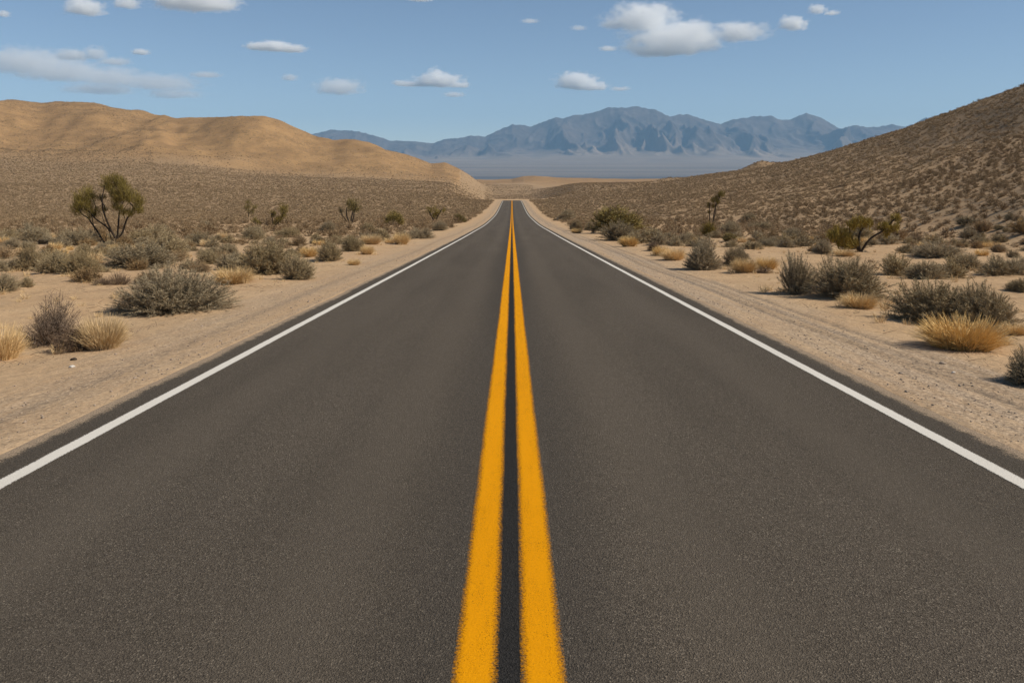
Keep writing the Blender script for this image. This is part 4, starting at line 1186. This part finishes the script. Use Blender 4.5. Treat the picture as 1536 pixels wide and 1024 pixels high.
n = 9000
Yl = 5 + 50 * g.uniform(0, 1, n) ** 1.3
sd = np.where(g.uniform(size=n) < 0.5, -1, 1)
xl = sd * (5.6 + np.abs(g.normal(0, 1, n)) * 0.30 * Yl)
m_ = fbm(xl / 1.8, Yl / 1.8, 3) + g.normal(0, 0.15, n) > 0.02
xl, Yl = xl[m_], Yl[m_]; n = len(xl)
zl = terrain(xl, Yl)
a = g.uniform(0, 6.28, n); ln = g.uniform(0.04, 0.22, n)
A0 = np.stack([xl, Yl, zl + 0.004], 1)
B0 = A0 + np.stack([np.cos(a) * ln, np.sin(a) * ln, g.uniform(0.0, 0.45, n) * ln], 1)
V, Fc, T = blade_mesh_data(A0, B0, 0.0035, 0.0015, g.uniform(0, 1, n), g)
tag(link(bpy.data.objects.new("dry_litter", np_mesh("dry_litter", V, Fc, MBROWN, False, dict(tone=T)))), "dry straw and broken twigs lying on the sand", kind="stuff")

# dry grass sprouting singly and around the feet of the roadside shrubs
gd = np.random.default_rng(808)
tx, ty, ts_ = [], [], []
for x_, y_, r_ in T3:
    if y_ > 62 or r_ < 0.3: continue
    for q_ in range(int(gd.integers(3, 8))):
        a = gd.uniform(0, 6.28); d_ = r_ * gd.uniform(0.75, 1.6)
        tx.append(x_ + d_ * math.cos(a)); ty.append(y_ + d_ * math.sin(a)); ts_.append(gd.uniform(0.12, 0.36))
for q_ in range(420):
    y_ = 9 + 60 * gd.uniform() ** 1.2; sg = 1 if gd.uniform() < 0.5 else -1
    tx.append(sg * (6.3 + abs(gd.normal()) * 0.24 * y_)); ty.append(y_); ts_.append(gd.uniform(0.08, 0.26))
tx, ty, ts_ = map(np.array, (tx, ty, ts_))
m_ = np.abs(tx) > 5.7; tx, ty, ts_ = tx[m_], ty[m_], ts_[m_]
tzz = terrain(tx, ty)
gv = []
for i_ in range(5):
    d_, gg = grass_data(900 + i_, n=46, w=0.014, seg=2)
    gv.append(blade_mesh_data(*d_, gg))
Vs, Fs, Ts, n0 = [], [], [], 0
for i_ in range(len(tx)):
    TV, TF, TT = gv[i_ % 5]; a = gd.uniform(0, 6.28); c, s_ = math.cos(a), math.sin(a)
    hz_ = ts_[i_] * gd.uniform(0.5, 0.9)
    Vs.append(np.stack([(TV[:, 0] * c - TV[:, 1] * s_) * ts_[i_] + tx[i_], (TV[:, 0] * s_ + TV[:, 1] * c) * ts_[i_] + ty[i_], TV[:, 2] * hz_ + tzz[i_] - 0.01], 1))
    Fs.append(TF + n0); n0 += len(TV); Ts.append(TT)
tag(link(bpy.data.objects.new("dry_grass", np_mesh("dry_grass", np.concatenate(Vs), np.concatenate(Fs), MGRASS, False, dict(tone=np.concatenate(Ts))))),
    "thin dry grass sprouting on the sand around the shrubs", kind="stuff")

def stone(label, cx, by, w, mat, seed):
    x, Y, z = ground_point(cx, by)
    bm = bmesh.new(); bmesh.ops.create_icosphere(bm, subdivisions=3, radius=0.5)
    v = np.array([q_.co[:] for q_ in bm.verts]); f = np.array([[w_.index for w_ in p_.verts] for p_ in bm.faces]); bm.free()
    v = v * (1 + 0.35 * fbm(v[:, 0] * 1.7 + seed, v[:, 1] * 1.7 + v[:, 2] * 1.3, 3))[:, None]
    wm = w * Y / F
    v = v * np.array([wm, wm * 0.8, wm * 0.55])
    o = link(bpy.data.objects.new("pebble", np_mesh("pebble", v, f, mat, True)))
    o.location = (x, Y, z + wm * 0.10)
    tag(o, label, "stone")
stone("white pebble on the sandy verge below the bare twiggy bush", 108, 551, 9, MWSTONE, 1)
stone("dark pebble beside the white one below the bare twiggy bush", 110, 540, 10, MBARK, 5)
stone("white pebble on the sand below the large golden tuft", 1430, 559, 6, MWSTONE, 9)
stone("brown clod uphill of the white pebble below the golden tuft", 1414, 546, 9, MSTONE, 13)
